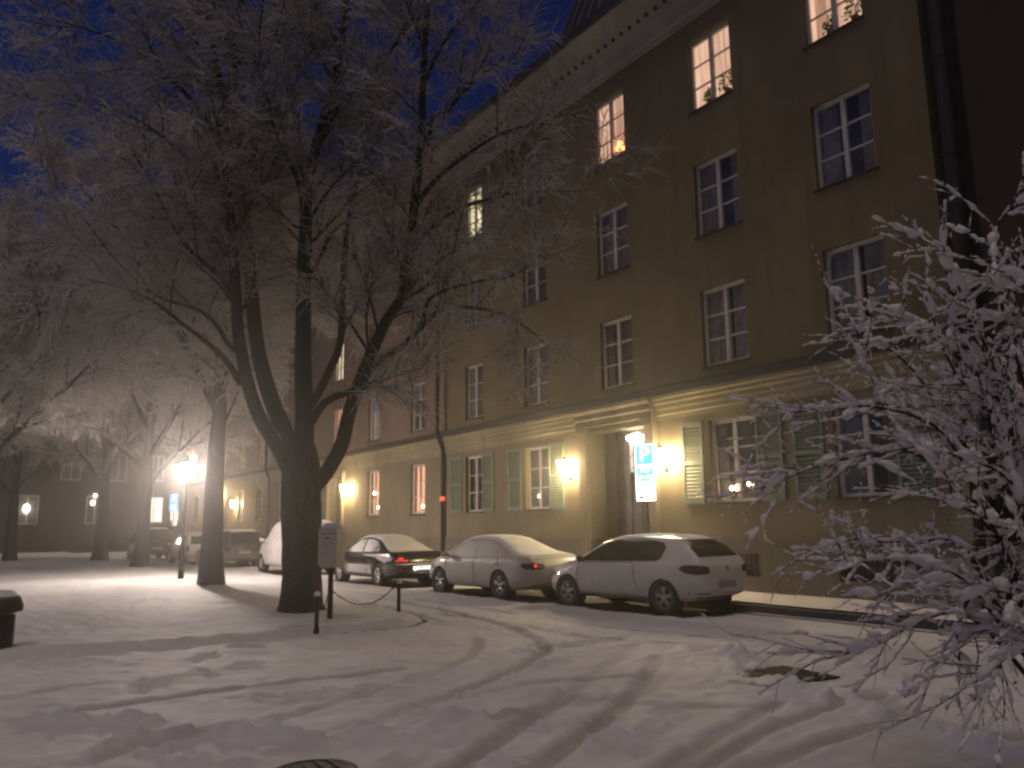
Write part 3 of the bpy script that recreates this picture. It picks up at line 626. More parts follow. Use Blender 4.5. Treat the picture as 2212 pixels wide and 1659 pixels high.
# ------------------------------------------------------------------ things in the lit windows
def pot_plant(X, z, label, s=1.0, seed=0):
    t = empty('pot_plant', (X, .22, z), label, 'plant', 'pot plants on lit window sills')
    b = MB(); b.lathe([(0, 0), (.07, 0), (.09, .15), (.085, .15), (0, .13)], 14); b.build('pot', M['pot'], t)
    r = random.Random(seed); l = MB()
    for k in range(150):
        a = r.uniform(0, 6.28); rad = r.uniform(0, .24)*s; h = .15+r.uniform(0, .62)*s*(1-rad/.4/s); c = Vector((rad*math.cos(a), rad*math.sin(a)*.3, h)); d = Vector((math.cos(a), math.sin(a)*.4, r.uniform(-.6, .8))).normalized(); e = d.cross(Vector((r.uniform(-1, 1), 1, r.uniform(-1, 1)))).normalized()
        L = r.uniform(.06, .12); l.add([c, c+d*L*.5+e*L*.25, c+d*L, c+d*L*.5-e*L*.25], [(0,1,2,3)])
    l.build('leaves', M['foliage'], t)
pot_plant(-12.55, 12.36, 'leafy green pot plant in the right corner of the middle lit top floor window', 1.0, 1)
pot_plant(-13.15, 12.36, 'small dark pot plant at the middle post of the central lit top floor window', .6, 2)
pot_plant(-9.0, 12.36, 'bushy green pot plant in the right corner of the topmost lit window', 1.0, 3)
pot_plant(-9.6, 12.36, 'small pot plant in the centre of the topmost right lit window', .6, 4)
def candle(X, z, label, n=1, s=1.0, Y=.09):
    t = empty('candle_lamp', (X, Y, z), label, 'window lamp', 'small lamps on the window sills')
    b = MB(); b.cyl((-.05*n, 0, .01), (.05*n, 0, .01), .018, n=8); 
    for k in range(n): xx = (k-(n-1)/2)*.12; b.cyl((xx, 0, .01), (xx, 0, .10+.04*(n-abs(2*k-n+1))), .012, n=8)
    b.build('holder', M['redflower'], t)
    f = MB()
    for k in range(n): xx = (k-(n-1)/2)*.12; f.lathe([(0, 0), (.028*s, .03), (.02*s, .07), (0, .11)], 8, (xx, 0, .10+.04*(n-abs(2*k-n+1))))
    f.build('bulb', M['candle'], t, True)
for (px, py), n, s, l in (((1585,1058),2,1.3,'bright pair of window candles low in the ground floor window right of the shutter'),((1618,1048),1,1.3,'single bright window candle near the right edge of the same ground floor window'),
        ((1164,1074),1,.5,'tiny window candle in the window with open louvred shutter'),((914,1096),1,1.6,'bright window lamp at the right edge of the pink house window nearest the downpipe'),
        ((809,1068),2,1.1,'upper pair of bulbs in the pink house window nearest the lantern'),((817,1098),1,1.4,'lower bright bulb in the pink house window nearest the lantern'),((1008,1034),1,.4,'tiny bulb in the shuttered window next to the downpipe')):
    q = on_y(px, py, .09); candle(q[0], q[2]-.15, l, n, s)
q = on_y(1340, 330, .2)
lp = empty('table_lamp', (q[0], .2, LEV[3][0]), 'orange glowing table lamp in the leftmost big lit top window', 'lamp')
b = MB(); b.cyl((0, 0, 0), (0, 0, .3), .02, n=8); b.build('base', M['pot'], lp); b = MB(); b.lathe([(.13, .28), (.07, .52)], 16); b.build('lamp_shade', emit('orange_lamp_shade', (1, .33, .10), 1.6), lp, True)

# ------------------------------------------------------------------ CARS  (local x = forward, near side = +y, origin on the ground)
def patch(body, outline, frame, offset, name, mat, parent, step=.05, skirt=None, depth=.0):
    """a panel cut to `outline` and laid on the body surface: frame = (origin, u axis, v axis, ray direction)"""
    bvh, = body; o, U, V, D = [Vector(a) for a in frame]
    pts = []; n = len(outline)
    for i in range(n):
        a = Vector(outline[i]); b_ = Vector(outline[(i+1) % n]); k = max(1, int((b_-a).length/step))
        for j in range(k): pts.append(a.lerp(b_, j/k))
    nb = len(pts); us = [p.x for p in pts]; vs = [p.y for p in pts]
    def inside(x, y):
        c = False
        for i in range(nb):
            x1, y1 = pts[i]; x2, y2 = pts[i-1]
            if (y1 > y) != (y2 > y) and x < (x2-x1)*(y-y1)/(y2-y1)+x1: c = not c
        return c
    def bd(x, y): return min((p-Vector((x, y))).length for p in pts)
    g = []; x = min(us)+step*.6
    while x < max(us):
        y = min(vs)+step*.6
        while y < max(vs):
            if inside(x, y) and bd(x, y) > step*.5: g.append(Vector((x, y)))
            y += step
        x += step
    allp = pts+g
    res = geometry.delaunay_2d_cdt(allp, [], [list(range(nb))], 1, 1e-5)
    V2, _, F2 = res[0], res[1], res[2]; vs3 = []; ok = []
    for p in V2:
        s = o+U*p.x+V*p.y; h = bvh.ray_cast(s, D)
        if h[0] is None: vs3.append(s); ok.append(False); continue
        off = offset
        if skirt: off = -.006+(offset+.006)*min(1, bd(p.x, p.y)/skirt)**.5
        vs3.append(h[0]-D*off); ok.append(True)
    fs = [tuple(f) for f in F2 if all(ok[i] for i in f)]
    if not fs: return None
    b = MB(); b.add(vs3, fs); me = b.mesh(name)
    # face outwards
    if sum((me.polygons[i].normal.dot(D)) for i in range(len(me.polygons))) > 0: me.flip_normals()
    return link(name, me, mat, parent, True)
SIDE = lambda s: ((0, s*3, 0), (1, 0, 0), (0, 0, 1), (0, -s, 0))
REAR = ((-5, 0, 0), (0, 1, 0), (0, 0, 1), (1, 0, 0)); FRONT = ((5, 0, 0), (0, 1, 0), (0, 0, 1), (-1, 0, 0)); CORNER = lambda s, x, y: ((x-2.1, s*(y+2.1), 0), (.7071, s*.7071, 0), (0, 0, 1), (.7071, -s*.7071, 0)); TOP = ((0, 0, 4), (1, 0, 0), (0, 1, 0), (0, 0, -1))
def make_car(name, label, group, loc, L, W, ws, wr, top, belt, roofw, bot, mats, rz=math.pi, plan=None):
    car = empty(name, loc, label, 'car', group, rz)
    h = L/2; n = 46; xs = np.linspace(-h, h, n)
    f = lambda t, x: float(np.interp(x, [a for a, _ in t], [b for _, b in t]))
    plan = plan or [(-h, .80), (-h+.10, .90), (-h+.45, .98), (-h+1.2, 1), (h-1.1, .995), (h-.5, .93), (h-.15, .78), (h, .62)]
    secs = []
    def ring(x, shrink=1.0, zs=1.0):
        hw = W/2*f(plan, x)*shrink; zt = f(top, x); zb = min(f(belt, x), zt-.02); z0 = f(bot, x); rw = f(roofw, x)*shrink*W/2
        g = max(0.0, min(1.0, (zt-zb-.05)/.25))           # 0 = bonnet, 1 = cabin
        zc = (zb+z0)/2; zf = lambda z: zc+(z-zc)*zs
        rwb = hw*.90*(1-g)+rw*g
        P = [(0, z0), (hw*.82, z0), (hw*.95, z0+.07), (hw*.99, z0+.22), (hw*1.0, z0+(zb-z0)*.55), (hw*.985, zb-.10), (hw*.955, zb-.015)]
        P += [(hw*.925*(1-g)+(hw*.925)*g, zb+.012), ((hw*.9*.5+rwb*.5), zb+(zt-zb)*(.5)), (rwb, zt-.075*g-.012), (rwb*.86, zt-.018*g-.004), (rwb*.5, zt+.004), (0, zt+.012)]
        return [(x, y, zf(z)) for y, z in P]
    rings = [ring(-h+.001, .93, .86)]+[ring(x) for x in xs[0:]]+[ring(h-.001, .9, .8)]
    rings[0] = [(x-.05, y, z) for x, y, z in rings[0]]; rings[-1] = [(x+.06, y, z) for x, y, z in rings[-1]]
    vs = []; fs = []; m = len(rings[0]); mm = 2*m-2
    for R_ in rings:
        full = R_+[(x, -y, z) for x, y, z in R_[-2:0:-1]]; vs += full
    for i in range(len(rings)-1):
        for k in range(mm): fs.append((i*mm+k, i*mm+(k+1) % mm, (i+1)*mm+(k+1) % mm, (i+1)*mm+k))
    fs.append(tuple(range(mm))); fs.append(tuple(range((len(rings)-1)*mm+mm-1, (len(rings)-1)*mm-1, -1)))
    b = MB(); b.add(vs, fs); me = b.mesh('body_raw')
    import bmesh
    bm = bmesh.new(); bm.from_mesh(me); bmesh.ops.recalc_face_normals(bm, faces=bm.faces); bm.to_mesh(me); bm.free()
    tmp = bpy.data.objects.new('tmp_body', me); COL.objects.link(tmp)
    s = tmp.modifiers.new('s', 'SUBSURF'); s.levels = 1; s.render_levels = 1
    cutters = []
    ar = wr*1.13
    for wx in ws:
        for sy in (1, -1):
            c = MB(); c.cyl((wx, sy*(W/2-.26), wr), (wx, sy*(W/2+.3), wr), ar, n=40); co = c.build('tmp_cut', None)
            bo = tmp.modifiers.new('b', 'BOOLEAN'); bo.operation = 'DIFFERENCE'; bo.object = co; bo.solver = 'EXACT'; cutters.append(co)
    dg = bpy.context.evaluated_depsgraph_get(); dg.update(); bme = bpy.data.meshes.new_from_object(tmp.evaluated_get(dg)); bme.name = 'body'
    bme.materials.clear()
    for c in cutters+[tmp]: bpy.data.objects.remove(c)
    bme.polygons.foreach_set('use_smooth', [True]*len(bme.polygons))
    try: bme.set_sharp_from_angle(angle=math.radians(38))
    except Exception: pass
    body = link('body', bme, M[mats['paint']], car)
    bm = bmesh.new(); bm.from_mesh(bme); bvh = (BVHTree.FromBMesh(bm),); bm.free()
    # wheels and arches
    for wx in ws:
        for sy in (1, -1):
            a = MB(); a.lathe([(ar-.004, 0), (ar-.004, .24), (.02, .24)], 32, (wx, 0, wr), 'y')
            a.v = [(x, sy*(W/2-.255+.24-y) if True else 0, z) for x, y, z in a.v]; a.v = [(x, y-sy*.012, z) for x, y, z in a.v]
            a.build('wheel_arch', M['plastic'], car, True)
            yo = W/2-.03
            t = MB(); t.lathe([(wr*.66, -.20), (wr*.93, -.205), (wr, -.17), (wr, -.03), (wr*.95, .0), (wr*.70, .005), (wr*.66, -.01)], 36, (0, yo, 0), 'y')
            t.v = [(x+wx, sy*y, z+wr) for x, y, z in t.v]; wo = t.build('wheel', M['rubber'], car, True)
            r = MB(); r.lathe([(wr*.67, -.02), (wr*.64, -.005), (wr*.60, -.03), (wr*.58, -.12)], 36, (0, yo, 0), 'y'); r.lathe([(0, -.005), (wr*.13, -.01), (wr*.15, -.05)], 16, (0, yo, 0), 'y')
            for k in range(5):
                for dl in (-.13, .13):
                    an = 2*math.pi*k/5+dl+.3; ca, sa = math.cos(an), math.sin(an); cb, sb = math.cos(an-dl*.4), math.sin(an-dl*.4)
                    p0 = Vector((wr*.12*cb, yo-.03, wr*.12*sb)); p1 = Vector((wr*.62*ca, yo-.025, wr*.62*sa)); r.cyl(p0, p1, .026, .02, n=6)
            r.v = [(x+wx, sy*y, z+wr) for x, y, z in r.v]; r.build('rim', M['rim'], wo, True)
            d = MB(); d.lathe([(.0, 0), (wr*.6, 0)], 24, (wx, sy*(yo-.13), wr), 'y'); d.build('brake_disc', M['plastic'], wo)
    return car, bvh
def mirror(car, x, y, z, mat):
    for s in (1, -1):
        b = MB(); b.lathe([(0, -.10), (.055, -.085), (.085, -.02), (.08, .05), (.05, .09), (0, .10)], 14, (0, 0, 0), 'y')
        b.v = [(x+vx*.55, s*(y+vy), z+vz*.85) for vx, vy, vz in b.v]; b.cyl((x, s*(y-.13), z-.04), (x, s*(y-.04), z-.01), .03, n=8); b.build('wing_mirror', M[mat], car, True)
def strips(bvh, car, lines, name, mat, w=.007):
    for pl, s in lines:
        P = []
        for (x0, z0), (x1, z1) in zip(pl[:-1], pl[1:]):
            for k in range(8): t = k/8; P.append((x0+(x1-x0)*t, z0+(z1-z0)*t))
        P.append(pl[-1]); b = MB(); prev = None
        pts = []
        for x, z in P:
            h = bvh[0].ray_cast(Vector((x, s*3, z)), Vector((0, -s, 0)))
            if h[0] is not None: pts.append(h[0]+Vector((0, s*.002, 0)))
        for a, c in zip(pts[:-1], pts[1:]): b.cyl(a, c, w, n=5, caps=False)
        if b.v: b.build(name, M[mat], car)
def text_mesh(body, size, mat, name, parent, mtx, font_scale=(1, 1)):
    cu = bpy.data.curves.new('txt', 'FONT'); cu.body = body; cu.size = size; cu.extrude = .002; cu.align_x = 'CENTER'; cu.align_y = 'CENTER'
    o = bpy.data.objects.new('tmp_txt', cu); COL.objects.link(o); dg = bpy.context.evaluated_depsgraph_get(); dg.update()
    me = bpy.data.meshes.new_from_object(o.evaluated_get(dg)); bpy.data.objects.remove(o); bpy.data.curves.remove(cu); me.materials.clear()
    me.transform(Matrix.Diagonal((font_scale[0], font_scale[1], 1, 1))); me.transform(mtx); me.name = name
    return link(name, me, M[mat], parent)
# text facing local -x (rear of a car): text x -> -y , text y -> z
def rear_mtx(x, y, z): return Matrix(((0, 0, -1, x), (-1, 0, 0, y), (0, 1, 0, z), (0, 0, 0, 1)))
GRP = 'cars parked along the kerb'
# --- white three-door hatchback
HB = dict(L=4.2, W=1.78, ws=(1.28, -1.295), wr=.315)
top = [(-2.1, .95), (-2.06, 1.0), (-1.98, 1.10), (-1.72, 1.36), (-1.55, 1.415), (-1.2, 1.455), (-.4, 1.475), (.15, 1.44), (.45, 1.36), (1.05, 1.02), (1.2, .97), (1.7, .86), (1.95, .74), (2.1, .62)]
belt = [(-2.1, .93), (-1.9, .98), (-1.2, .95), (.9, .90), (1.2, .88), (2.1, .58)]
roofw = [(-2.1, .80), (-1.7, .70), (-1.2, .72), (.2, .72), (1.0, .82), (2.1, .8)]
bot = [(-2.1, .36), (-1.9, .30), (-1.6, .22), (1.7, .20), (2.1, .26)]
hatch, bv = make_car('white_hatchback', 'white three door hatchback with dark clean windows, nearest of the parked cars', GRP, (-12.85, -3.15, 0), top=top, belt=belt, roofw=roofw, bot=bot, mats={'paint': 'white_paint'}, rz=math.pi+.115, **HB)
for s in (1, -1):
    patch(bv, [(.98, .955), (.62, 1.16), (.30, 1.31), (.0, 1.375), (-.5, 1.395), (-.95, 1.375), (-1.22, 1.33), (-1.30, 1.24), (-1.22, 1.03), (-1.12, .985), (.0, .96)], SIDE(s), .004, 'side_window', M['carglass'], hatch)
    patch(bv, [(-.28, .80), (-.24, .90), (-.05, .925), (.18, .93), (.27, .90), (.30, .85), (.20, .78), (.0, .755), (-.22, .765)], CORNER(s, -2.05, .80), .008, 'tail_light', M['tail'], hatch)
    patch(bv, [(s*.80, .40), (s*.80, .43), (s*.52, .43), (s*.52, .40)], REAR, .006, 'rear_reflector', M['tail'], hatch)
    patch(bv, [(1.55, .64), (1.98, .58), (2.0, .68), (1.7, .76)], SIDE(s), .006, 'headlight', M['chrome'], hatch)
strips(bv, hatch, [([(.93, .93), (.98, .6), (.92, .33)], 1), ([(-.55, .95), (-.62, .6), (-.72, .42)], 1), ([(.95, .93), (-.55, .95)], 1), ([(.9, .32), (-.72, .32)], 1)], 'panel_gap', 'plastic', .005)
patch(bv, [(.93, .24), (-.95, .24), (-.95, .29), (.93, .29)], SIDE(1), .012, 'sill_trim', M['plastic'], hatch)
patch(bv, [(-.30, .80), (-.48, .80), (-.48, .835), (-.30, .835)], SIDE(1), .022, 'door_handle', M['white_paint'], hatch, .03)
patch(bv, [(-.62, 1.07), (.62, 1.07), (.60, 1.30), (.52, 1.36), (-.52, 1.36), (-.60, 1.30)], REAR, .004, 'rear_window', M['carglass'], hatch)
patch(bv, [(-.60, .99), (.60, .99), (.52, 1.30), (-.52, 1.30)], FRONT, .004, 'windscreen', M['carglass'], hatch)
patch(bv, [(-.27, .50), (.27, .50), (.27, .62), (-.27, .62)], REAR, .010, 'number_plate', M['plate_dim'], hatch)
patch(bv, [(-.62, .305), (.62, .305), (.70, .40), (-.70, .40)], REAR, .006, 'rear_diffuser', M['plastic'], hatch)
b = MB(); b.lathe([(.0, -.012), (.05, -.012), (.06, -.004), (.06, .01)], 20, (0, 0, 0), 'y'); b.v = [(-2.155+y, x, z+.84) for x, y, z in b.v]; b.build('badge', M['chrome'], hatch, True)
patch(bv, [(-1.7, -.44), (.15, -.50), (.3, .48), (-1.7, .44)], TOP, .018, 'roof_snow', M['snow_car'], hatch, .08, .2)
b = MB(); b.box(-1.86, -.5, 1.385, -1.62, .5, 1.41); b.build('roof_spoiler', M['white_paint'], hatch)
mirror(hatch, .82, .93, 1.0, 'plastic')
# --- silver saloon, all over snow
def saloon(name, label, loc, paint, side, L=4.6, rz=math.pi, back=1.03):
    h = L/2
    top = [(-h, .80), (-h+.04, .93), (-h+.12, .985), (-h+.55, back), (-h+.75, back+.025), (-h+1.15, 1.22), (-h+1.6, 1.385), (-h+2.1, 1.435), (-h+2.6, 1.43), (.75, 1.33), (1.2, 1.08), (1.4, .99), (h-.5, .88), (h-.12, .76), (h, .62)]
    belt = [(-h, .78), (-h+.3, .93), (-h+1.0, .945), (.9, .90), (1.4, .88), (h, .56)]
    roofw = [(-h, .84), (-h+.7, .80), (-h+1.6, .66), (-h+2.2, .68), (.6, .68), (1.3, .8), (h, .8)]
    bot = [(-h, .38), (-h+.3, .28), (-h+.7, .2), (h-.5, .2), (h, .26)]
    car, bv = make_car(name, label, GRP, loc, L, 1.80, (h-.92, -h+1.12), .325, top, belt, roofw, bot, {'paint': paint}, rz)
    for s in (1, -1):
        patch(bv, [(1.05, .955), (.62, 1.21), (.35, 1.315), (-.05, 1.345), (-.12, .96)], SIDE(s), .004, 'side_window', M[side], car)
        patch(bv, [(-.20, .965), (-.13, 1.345), (-.45, 1.335), (-.80, 1.27), (-1.15, 1.08), (-1.18, .995)], SIDE(s), .004, 'side_window', M[side], car)
        patch(bv, [(h-.75, .66), (h-.2, .58), (h-.22, .70), (h-.6, .77)], SIDE(s), .006, 'headlight', M['chrome'], car)
    strips(bv, car, [([(1.06, .93), (1.08, .6), (1.0, .3)], 1), ([(-.15, .95), (-.18, .6), (-.18, .28)], 1), ([(-1.1, .96), (-1.12, .8)], 1)], 'panel_gap', 'plastic', .005)
    for xx in (.02, -1.0): patch(bv, [(xx, .80), (xx-.2, .80), (xx-.2, .835), (xx, .835)], SIDE(1), .022, 'door_handle', M['chrome'], car, .03)
    patch(bv, [(1.2, .22), (-1.0, .22), (-1.0, .26), (1.2, .26)], SIDE(1), .014, 'sill_trim', M['chrome'], car)
    return car, bv, h
sil, bv, h = saloon('silver_saloon', 'pale silver saloon powdered all over with snow, between the hatchback and the black saloon', (-17.52, -3.62, 0), 'silver_paint', 'frost_glass', 4.6, math.pi+.07)
patch(bv, [(-h+.10, -.72), (-h+.75, -.70), (-h+1.5, -.58), (-h+2.2, -.56), (.55, -.56), (1.25, -.66), (1.3, .66), (.55, .56), (-h+2.2, .56), (-h+1.5, .58), (-h+.75, .70), (-h+.10, .72)], TOP, .035, 'roof_snow', M['snow_car'], sil, .07, .12)
patch(bv, [(1.35, -.68), (h-.15, -.55), (h-.15, .55), (1.35, .68)], TOP, .03, 'bonnet_snow', M['snow_car'], sil, .08, .12)
b = MB(); b.lathe([(0, .05), (.02, .04), (.03, 0)], 10, (-.9, 0, 1.47)); b.build('roof_aerial', M['plastic'], sil)
for s in (1, -1):
    patch(bv, [(-.30, .75), (-.26, .83), (.0, .845), (.22, .84), (.28, .78), (.16, .71), (-.2, .705)], CORNER(s, -h+.03, .78), .008, 'tail_light', M['tail'], sil)
b = MB(); b.lathe([(0, 0), (.03, .01), (.035, .03)], 12, (0, 0, 0), 'y'); b.v = [(-h-.035+y*.5, x+.70, z+.79) for x, y, z in b.v]; b.build('lamp_reflex', M['tail_glow'], sil)
patch(bv, [(-.27, .54), (.27, .54), (.27, .66), (-.27, .66)], REAR, .010, 'number_plate', M['plate_dim'], sil)
mirror(sil, .98, .96, 1.0, 'silver_paint')
# --- black saloon
blk, bv, h = saloon('black_saloon', 'black saloon with snow on roof and rear window and a glowing number plate', (-23.45, -3.95, 0), 'dark_paint', 'half_glass', 4.7, math.pi+.03, 1.0)
patch(bv, [(-h+.55, -.70), (-h+.85, -.70), (-h+1.5, -.58), (-h+2.2, -.56), (.55, -.56), (1.2, -.66), (1.25, .66), (.55, .56), (-h+2.2, .56), (-h+1.5, .58), (-h+.85, .70), (-h+.55, .70)], TOP, .035, 'roof_snow', M['snow_car'], blk, .07, .12)
patch(bv, [(-h+.16, .86), (-h+.70, .94), (-h+1.2, .945), (-.3, .94), (-.2, .84), (-1.0, .80), (-h+.7, .66), (-h+.3, .70)], SIDE(1), .008, 'side_snow', M['snow_car'], blk, .06, .1)
patch(bv, [(.9, .36), (-.85, .36), (-.85, .60), (.9, .60)], SIDE(1), .005, 'side_dusting', M['half_glass'], blk)
for s in (1, -1):
    patch(bv, [(s*.86, .70), (s*.86, .86), (s*.55, .86), (s*.50, .72)], REAR, .008, 'tail_light', M['tail'], blk)
    patch(bv, [(s*.80, .735), (s*.80, .76), (s*.50, .76), (s*.50, .735)], REAR, .014, 'glowing_reflex_bar', M['tail_glow'], blk, .03)
    patch(bv, [(s*.74, .79), (s*.74, .83), (s*.62, .83), (s*.62, .79)], REAR, .014, 'glowing_reflex_bar', M['tail_glow'], blk, .03)
patch(bv, [(-.80, .63), (.80, .63), (.80, .67), (-.80, .67)], REAR, .02, 'bumper_snow', M['snow_car'], blk, .05)
pz = .54
patch(bv, [(-.26, pz-.055), (.26, pz-.055), (.26, pz+.055), (-.26, pz+.055)], REAR, .010, 'number_plate', M['plate'], blk)
patch(bv, [(.215, pz-.055), (.262, pz-.055), (.262, pz+.055), (.215, pz+.055)], REAR, .013, 'plate_strip', M['plate_blue'], blk, .03)
hit = bv[0].ray_cast(Vector((-5, 0, pz)), Vector((1, 0, 0)))[0]
text_mesh('OXC 5', .10, 'ink', 'plate_lettering', blk, rear_mtx(hit.x-.016, .04, pz), (.95, 1.05))
b = MB(); b.cyl((hit.x-.03, .29, pz+.02), (hit.x-.03, .27, pz-.05), .022, n=8); b.build('plate_lamp', emit('plate_lamp', (1, .95, .8), 4), blk)
patch(bv, [(-.5, .40), (.5, .40), (.5, .42), (-.5, .42)], REAR, .012, 'chrome_strip', M['chrome'], blk)
mirror(blk, 1.0, .96, 1.0, 'snow_car')
# --- van, dark estate, pale car, second dark estate
def boxy(name, label, loc, paint, L, W, H, side, rz=math.pi, van=False):
    h = L/2
    top = [(-h, H*.7), (-h+.05, H*.86), (-h+.22, H*.965), (-h+.6, H), (h-2.1, H), (h-1.75, H*.95), (h-1.05, H*.66), (h-.9, H*.63), (h-.25, H*.54), (h, H*.38)]
    belt = [(-h, H*.58), (h-1.0, H*.58), (h, H*.36)]
    roofw = [(-h, .80), (h-2, .80), (h-1, .86), (h, .8)]; bot = [(-h, .36), (-h+.5, .24), (h-.5, .24), (h, .30)]
    car, bv = make_car(name, label, GRP, loc, L, W, (h-.9, -h+.9), .34, top, belt, roofw, bot, {'paint': paint}, rz)
    for s in (1, -1):
        patch(bv, [(h-1.15, H*.63), (h-1.72, H*.90), (h-2.4, H*.92), (h-2.4, H*.63)], SIDE(s), .004, 'side_window', M[side], car)
        patch(bv, [(h-2.5, H*.63), (h-2.5, H*.92), (-h+.45, H*.90), (-h+.35, H*.64)], SIDE(s), .004, 'side_window', M[side], car)
        patch(bv, [(s*W*.47, H*.42), (s*W*.47, H*.60), (s*W*.37, H*.60), (s*W*.36, H*.42)], REAR, .010, 'tail_light', M['tail'], car)
    patch(bv, [(-W*.34, H*.64), (W*.34, H*.64), (W*.31, H*.90), (-W*.31, H*.90)], REAR, .006, 'rear_window', M[side], car)
    patch(bv, [(-h+.25, -W*.33), (h-2.0, -W*.36), (h-2.0, W*.36), (-h+.25, W*.33)], TOP, .05, 'roof_snow', M['snow_car'], car, .1, .12)
    patch(bv, [(-.26, .60), (.26, .60), (.26, .71), (-.26, .71)], REAR, .010, 'number_plate', M['plate_dim'], car)
    mirror(car, h-1.35, W/2+.1, H*.64, paint); return car
boxy('snowy_van', 'pale snow plastered van half hidden behind the big trunk', (-31.4, -3.95, 0), 'van_paint', 4.9, 1.9, 1.95, 'van_paint')
boxy('dark_estate_car', 'dark estate car with snow bar on its roof, seen between the two nearest trunks', (-39.6, -4.25, 0), 'suv_paint', 4.5, 1.82, 1.62, 'carglass')
boxy('pale_estate_car', 'pale parked car peeking out left of the second trunk', (-45.0, -4.75, 0), 'far_white', 4.3, 1.8, 1.5, 'carglass')
boxy('dark_offroad_car', 'dark high car farthest down the row, right of the third trunk', (-52.4, -5.5, 0), 'suv_paint', 4.6, 1.9, 1.78, 'carglass')

# ------------------------------------------------------------------ TREES
def rv(): 
    v = nr.normal(size=3); return v/np.linalg.norm(v)
def path(p, d, L, n, wig, bend):
    P = [np.array(p, float)]; d = np.array(d, float)/np.linalg.norm(d); s = L/(n-1)
    for i in range(n-1):
        d = d+rv()*wig+np.array(bend); d /= np.linalg.norm(d); P.append(P[-1]+d*s)
    return np.array(P)
def sub(P, t):
    f = t*(len(P)-1); i = min(int(f), len(P)-2); u = f-i; return P[i]*(1-u)+P[i+1]*u, (P[i+1]-P[i])/np.linalg.norm(P[i+1]-P[i])
def side_dir(T, spread, up):
    r = rv(); r -= T*np.dot(r, T); r /= np.linalg.norm(r)+1e-6
    d = T*math.cos(spread)+r*math.sin(spread)+np.array([0, 0, up]); return d/np.linalg.norm(d)
def twigs_on(P, n, Lr, rad, out, droop=-.06, t0=.1):
    for k in range(n):
        p, T = sub(P, nr.uniform(t0, 1)); L = nr.uniform(*Lr); q = path(p, side_dir(T, nr.uniform(.4, 1.1), .05), L, 4, .16, (0, 0, droop))
        out.append((q, np.array([rad, rad*.85, rad*.65, rad*.3]), 3))
def foliate(limbs, dens, twig_r, sec_len, seed_t=(.3, 1.0), tert=9, tw=11, droop=-.05):
    """limbs: list of (points, r0, r1): returns thick (branch) and fine (twig) tube lists"""
    br, tg = [], []
    for P, r0, r1 in limbs:
        L = np.linalg.norm(np.diff(P, axis=0), axis=1).sum(); ns = max(3, int(L*dens))
        for k in range(ns):
            t = nr.uniform(*seed_t); p, T = sub(P, t); rr = (r0+(r1-r0)*t)
            l2 = nr.uniform(*sec_len)*(1.15-.55*t); S = path(p, side_dir(T, nr.uniform(.55, 1.15), .22), l2, 8, .16, (0, 0, droop*.55))
            rs = min(rr*.5, .012+.014*l2); br.append((S, np.linspace(rs, rs*.22, 8), 5))
            for j in range(int(tert*l2/2.5)+2):
                p2, T2 = sub(S, nr.uniform(.15, 1)); l3 = nr.uniform(.5, 1.35); Q = path(p2, side_dir(T2, nr.uniform(.4, 1.0), .08), l3, 6, .17, (0, 0, droop))
                br.append((Q, np.linspace(max(.008, rs*.32), .005, 6), 4)); twigs_on(Q, int(tw*l3)+2, (.18, .55), twig_r, tg, droop)
            twigs_on(S, int(tw*l2*.35), (.2, .6), twig_r, tg, droop)
        twigs_on(P, int(6*L), (.2, .6), twig_r, tg, droop, .5)
    return br, tg
base = on_ground(648, 1335); D0 = depth_of(base)
def limb(pts, dd=0.0, d0=0.0):
    n = len(pts); return np.array(smooth_pl([tuple(at_depth(x, y, D0+d0+dd*(i/(n-1)))) for i, (x, y) in enumerate(pts)], 4))
big = empty('big_tree', tuple(base), 'big many-limbed frosted tree standing in the lawn corner', 'tree')
